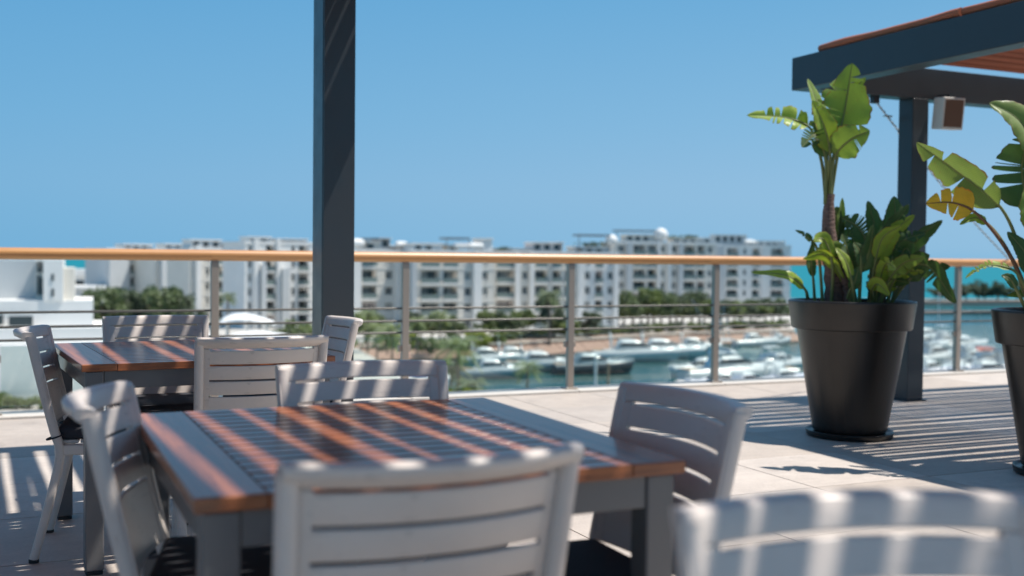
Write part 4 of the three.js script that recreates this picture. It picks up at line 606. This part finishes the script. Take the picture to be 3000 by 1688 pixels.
// ───────────────────────── boats ─────────────────────────
function boat(label, u, range, heading, L, { hull = 'gelcoat', fly = false, tower = false, cover = null, arch = true, top = 'gelcoat' } = {}) {
  const c = site(u, range), b = thing(tower ? 'sport_fishing_boat' : 'motor_yacht', label, 'boat', [c.x, WATER, c.z], R(heading), 'boats moored in the marina'), B = L * 0.30, H = L * 0.115 + 0.25;
  const beam = s => B / 2 * (s < 0.55 ? 0.94 + 0.06 * s / 0.55 : Math.pow(Math.max(0, 1 - Math.pow((s - 0.55) / 0.45, 2.1)), 0.72)), deck = s => H * (0.86 + 0.42 * s * s), ringAt = (s, top, wf) => { const w = Math.max(0.015, beam(s) * wf); return [w, top]; };
  const rings = [], N = 20; for (let i = 0; i <= N; i++) { const s = i / N, w = Math.max(0.02, beam(s)), d = deck(s), x = -L / 2 + L * s, rake = s * s * 0.06 * L, k = -0.25 - 0.25 * (1 - s); rings.push([V(x + rake, d, w), V(x + rake * 0.8, d * 0.6, w * 0.97), V(x, 0.08, w * (0.86 - 0.35 * s * s)), V(x - rake * 0.6, k, 0.01), V(x - rake * 0.6, k, -0.01), V(x, 0.08, -w * (0.86 - 0.35 * s * s)), V(x + rake * 0.8, d * 0.6, -w * 0.97), V(x + rake, d, -w)]); }
  part('hull', loft(rings), M[hull], b);
  const dk = []; for (let i = 0; i <= N; i++) { const s = i / N, w = Math.max(0.015, beam(s) * 0.93), d = deck(s) + 0.03 + 0.05 * H * Math.sin(Math.PI * s), x = -L / 2 + L * s + s * s * 0.05 * L; dk.push([V(x, d, w), V(x, d + 0.1, w * 0.6), V(x, d + 0.1, -w * 0.6), V(x, d, -w), V(x, d - 0.1, -w), V(x, d - 0.1, w)]); } part('deck', loft(dk), M[top], b);
  part('cockpit_sole', span(-L / 2 + 0.1, -L * 0.24, deck(0) + 0.145, deck(0) + 0.18, -B * 0.36, B * 0.36), M.teak, b);
  const house = (x0, x1, y0, y1, w0, w1, sl0, sl1, mat, name, parent = b) => { const g = []; for (let i = 0; i <= 8; i++) { const q = i / 8, x = x0 + (x1 - x0) * q, e = 0.72 + 0.28 * Math.sin(Math.PI * Math.min(0.5 + 0.0, 0.5)), w = w0 + (w1 - w0) * q, f = clamp01(Math.min((q) / sl0, (1 - q) / sl1)), yt = y0 + (y1 - y0) * (0.12 + 0.88 * Math.sqrt(f)); g.push([V(x, y0, w), V(x, y0 + (yt - y0) * 0.6, w * 0.95), V(x, yt, w * 0.72), V(x, yt + 0.03, 0), V(x, yt, -w * 0.72), V(x, y0 + (yt - y0) * 0.6, -w * 0.95), V(x, y0, -w)]); } return part(name, loft(g), M[mat], parent); };
  const d0 = deck(0.45) + 0.05, ch = 0.085 * L + 0.55;
  if (cover) { house(-L * 0.46, L * 0.42, d0 - 0.05, d0 + ch * 0.8, B * 0.44, B * 0.2, 0.3, 0.5, cover, 'boat_cover'); return b; }
  house(-L * 0.06, L * 0.36, d0, d0 + ch * 0.52, B * 0.36, B * 0.12, 0.1, 0.8, top, 'trunk_cabin');
  const cabin = house(-L * 0.24, L * 0.17, d0 + 0.02, d0 + ch, B * 0.385, B * 0.29, 0.12, 0.42, top, 'cabin');
  house(-L * 0.21, L * 0.185, d0 + ch * 0.40, d0 + ch * 0.82, B * 0.388, B * 0.292, 0.06, 0.42, 'boatGlass', 'windscreen', cabin);
  if (fly || tower) { house(-L * 0.22, L * 0.04, d0 + ch * 0.98, d0 + ch * 1.45, B * 0.33, B * 0.22, 0.05, 0.3, top, 'flybridge'); part('hardtop', rbox(L * 0.22, 0.1, B * 0.62, 0.04, -L * 0.12, d0 + ch * 2.15, 0), M[top], b); for (const [x, z] of [[-0.2, 0.26], [-0.2, -0.26], [-0.04, 0.24], [-0.04, -0.24]]) part('hardtop_post', rod(V(L * x, d0 + ch * 1.2, B * z), V(L * x, d0 + ch * 2.12, B * z), 0.035, 6), M.alloy, b); }
  if (tower) { const y0 = d0 + ch * 2.15, y1 = y0 + L * 0.22; for (const [x, z] of [[-0.18, 0.22], [-0.18, -0.22], [-0.06, 0.22], [-0.06, -0.22]]) part('tower_leg', rod(V(L * x, y0, B * z), V(L * (-0.12 + (x + 0.12) * 0.5), y1, B * z * 0.5), 0.06, 6), M.alloy, b); part('tower_platform', rbox(L * 0.1, 0.12, B * 0.32, 0.04, -L * 0.12, y1, 0), M[top], b); part('tower_roof', rbox(L * 0.12, 0.1, B * 0.36, 0.04, -L * 0.12, y1 + 1.5, 0), M[top], b); for (const z of [-0.14, 0.14]) part('tower_leg', rod(V(-L * 0.12, y1, B * z), V(-L * 0.12, y1 + 1.5, B * z), 0.05, 6), M.alloy, b); for (const s of [-1, 1]) part('outrigger', rod(V(-L * 0.1, d0 + ch, s * B * 0.4), V(-L * 0.3, d0 + ch + L * 0.5, s * B * 0.75), 0.035, 5), M.alloy, b); }
  else if (arch) { part('radar_arch', sweep(curve([V(-L * 0.27, d0, B * 0.4), V(-L * 0.29, d0 + ch * 1.3, B * 0.36), V(-L * 0.295, d0 + ch * 1.55, 0), V(-L * 0.29, d0 + ch * 1.3, -B * 0.36), V(-L * 0.27, d0, -B * 0.4)], 18), 0.12, 0.12, { n: 6, ref: V(1, 0, 0) }), M[top], b); part('mast', rod(V(-L * 0.295, d0 + ch * 1.5, 0), V(-L * 0.31, d0 + ch * 2.6, 0), 0.04, 6), M.alloy, b); }
  const rl = []; for (const s of [-1, 1]) { const pts = []; for (let i = 9; i <= N; i++) { const q = i / N; pts.push(V(-L / 2 + L * q + q * q * 0.05 * L, deck(q) + 0.65, s * Math.max(0.02, beam(q) * 0.9))); } rl.push(sweep(pts, 0.025, 0.025, { n: 5, power: 2 })); for (let i = 0; i < pts.length; i += 2) rl.push(rod(pts[i].clone().add(V(0, -0.62, 0)), pts[i], 0.018, 4)); } part('bow_rail', merge(rl), M.alloy, b);
  return b;
}
boat('grey hulled cabin boat with white rounded top beside the tall bank palm', 1452, 153, -18, 9.5, { hull: 'hullGrey' });
boat('white cabin cruiser with slanted arch left of the middle balustrade post', 1592, 163, -24, 11, { hull: 'hullGrey', fly: false });
boat('small white motor boat moored behind the grey hulled boat', 1432, 174, -15, 9, { fly: false });
boat('large dark navy hulled boat behind the middle balustrade post', 1738, 160, -14, 11.5, { hull: 'hullNavy', top: 'hullGrey', arch: true });
boat('sleek white motor yacht right of the dark navy boat', 1862, 181, -24, 14, {});
boat('white flybridge yacht moored just beyond the sleek one', 1948, 186, -26, 13, { fly: false });
boat('white day cruiser moored near the quay behind the large planter', 2215, 214, -8, 9, { arch: false });
boat('white sport fishing boat with tall tower between balustrade post and planter', 2148, 152, -6, 15, { tower: true });
boat('low white launch beside the fishing boat with the tower', 2058, 158, 175, 9.5, { arch: false });
boat('white runabout in front of the fishing boat with the tower', 2105, 141, 168, 8, { arch: false });
boat('white cruiser with dark waterline close to the large planter', 2302, 146, 8, 8.5, { hull: 'gelcoat' });
boat('white yacht partly hidden by the planter, farther out', 2290, 168, 4, 10, {});
boat('small grey boat moored at the quay end behind the planter', 2288, 219, 20, 7, { hull: 'hullGrey' });
boat('boat under a bright blue cover on the bank side', 1245, 143, -10, 6.5, { cover: 'canvasBlue' });
[[2728, 158, 12, 10, 'white yacht nearest the pergola post in the right hand dock', {}], [2745, 182, 5, 12, 'white flybridge boat behind the pergola post in the right hand dock', { fly: true }], [2778, 139, 170, 10, 'white boat at the front of the right hand dock by the rail post', {}], [2850, 176, 8, 11, 'flybridge yacht just right of the far rail post', { fly: true }], [2905, 155, -12, 11, 'white cruiser in the right hand dock below the arching leaf', {}], [2890, 190, 10, 9, 'boat with a red cover in the right hand dock', { cover: 'hullRed' }], [2952, 166, 20, 12, 'tall towered boat near the frame edge in the right hand dock', { tower: true }], [2860, 140, -8, 9, 'low white launch at the front of the right hand dock', { arch: false }], [2985, 146, 160, 11, 'white yacht behind the cut off planter', {}], [2700, 205, -5, 12, 'white yacht farther out beside the pergola post', { fly: true }]].forEach(([u, z, h, L, label, o]) => boat(label, u, z, h, L, o));
boat('white cabin boat moored behind the cruiser left of the middle post', 1510, 176, -20, 9, {});
boat('white boat moored by the quay left of the fishing boat tower', 2040, 200, -20, 9, {});
boat('white open boat in front of the towered fishing boat at the dock', 2195, 140, 10, 9, { arch: false });
boat('white yacht moored right beside the towered fishing boat', 2240, 158, 170, 10, { fly: true });
boat('white cruiser far out between pergola post and rail post', 2720, 230, 0, 11, {});
boat('white boat far out just left of the far rail post', 2775, 215, 6, 10, { fly: true });
boat('white boat far out just right of the far rail post', 2830, 212, -6, 10, {});
boat('white boat directly behind the far rail post', 2815, 152, 14, 9, {});
boat('white boat low beside the cut off planter', 2930, 140, -10, 9, {});
boat('white yacht with tall hardtop in the middle of the right hand dock', 2872, 164, 165, 10, { fly: true });
{ // floating docks, mooring poles, rocks
  const dock = (label, u0, z0, u1, z1, w) => { const a = site(u0, z0), b = site(u1, z1), n = Math.round(a.distanceTo(b) / 3), d = thing('floating_dock', label, 'dock'), ry = Math.atan2(-(b.z - a.z), b.x - a.x), g = box(a.distanceTo(b) / n - 0.06, 0.5, w); for (let i = 0; i < n; i++) { const p = a.clone().lerp(b, (i + 0.5) / n), m = part('deck_section', g, M.canvas, d); m.position.set(p.x, WATER + 0.3, p.z); m.rotation.y = ry; } };
  dock('narrow pale floating dock before the fishing boat', 1985, 147, 2420, 137, 2.2); dock('pale floating dock in the right hand part of the marina', 2690, 147, 3080, 145, 2.2); dock('pale dock by the quay at the foot of the terracotta wall', 1985, 205, 2110, 209, 2.5);
  for (const [u, z, h, l] of [[1748, 128, 5.4, 'tall white mooring pole before the dark navy boat'], [1785, 133, 4.2, 'shorter brownish mooring pole right of the white one'], [2752, 300, 8, 'white pole standing in the far water by the pergola post']]) { const c = site(u, z), p = thing('mooring_pole', l, 'pole', [c.x, WATER, c.z]); part('shaft', new THREE.CylinderGeometry(0.16, 0.18, h + 1, 10).translate(0, h / 2 - 0.5, 0), l.includes('brown') ? M.teak : M.white, p); part('cap', new THREE.ConeGeometry(0.22, 0.3, 10).translate(0, h + 0.15, 0), M.white, p); }
  const r = rng(90); for (let i = 0; i < 16; i++) { const c = site(1935 + i * 17 + 6 * r(), 133 + 3 * r()), g = new THREE.IcosahedronGeometry(0.8 + 0.7 * r(), 1), p = g.attributes.position; const k = V(r() * 5, r() * 5, r() * 5); for (let q = 0; q < p.count; q++) { const v = V(p.getX(q), p.getY(q), p.getZ(q)), f = 0.8 + 0.35 * Math.sin(v.x * 3 + k.x) * Math.sin(v.y * 3 + k.y) * Math.sin(v.z * 3 + k.z); p.setXYZ(q, v.x * f * 1.3, v.y * f * 0.75, v.z * f); } g.computeVertexNormals(); g.translate(c.x, WATER + 0.25, c.z); solo('shore_rock', g, M.rock, `${i === 15 ? 'rightmost' : i ? ORD[i] + ' from left' : ORD[0]} of the pale boulders at the water edge below the fishing boat`, 'rock', 'boulders at the water edge'); }
}
renderer.render(scene, camera);
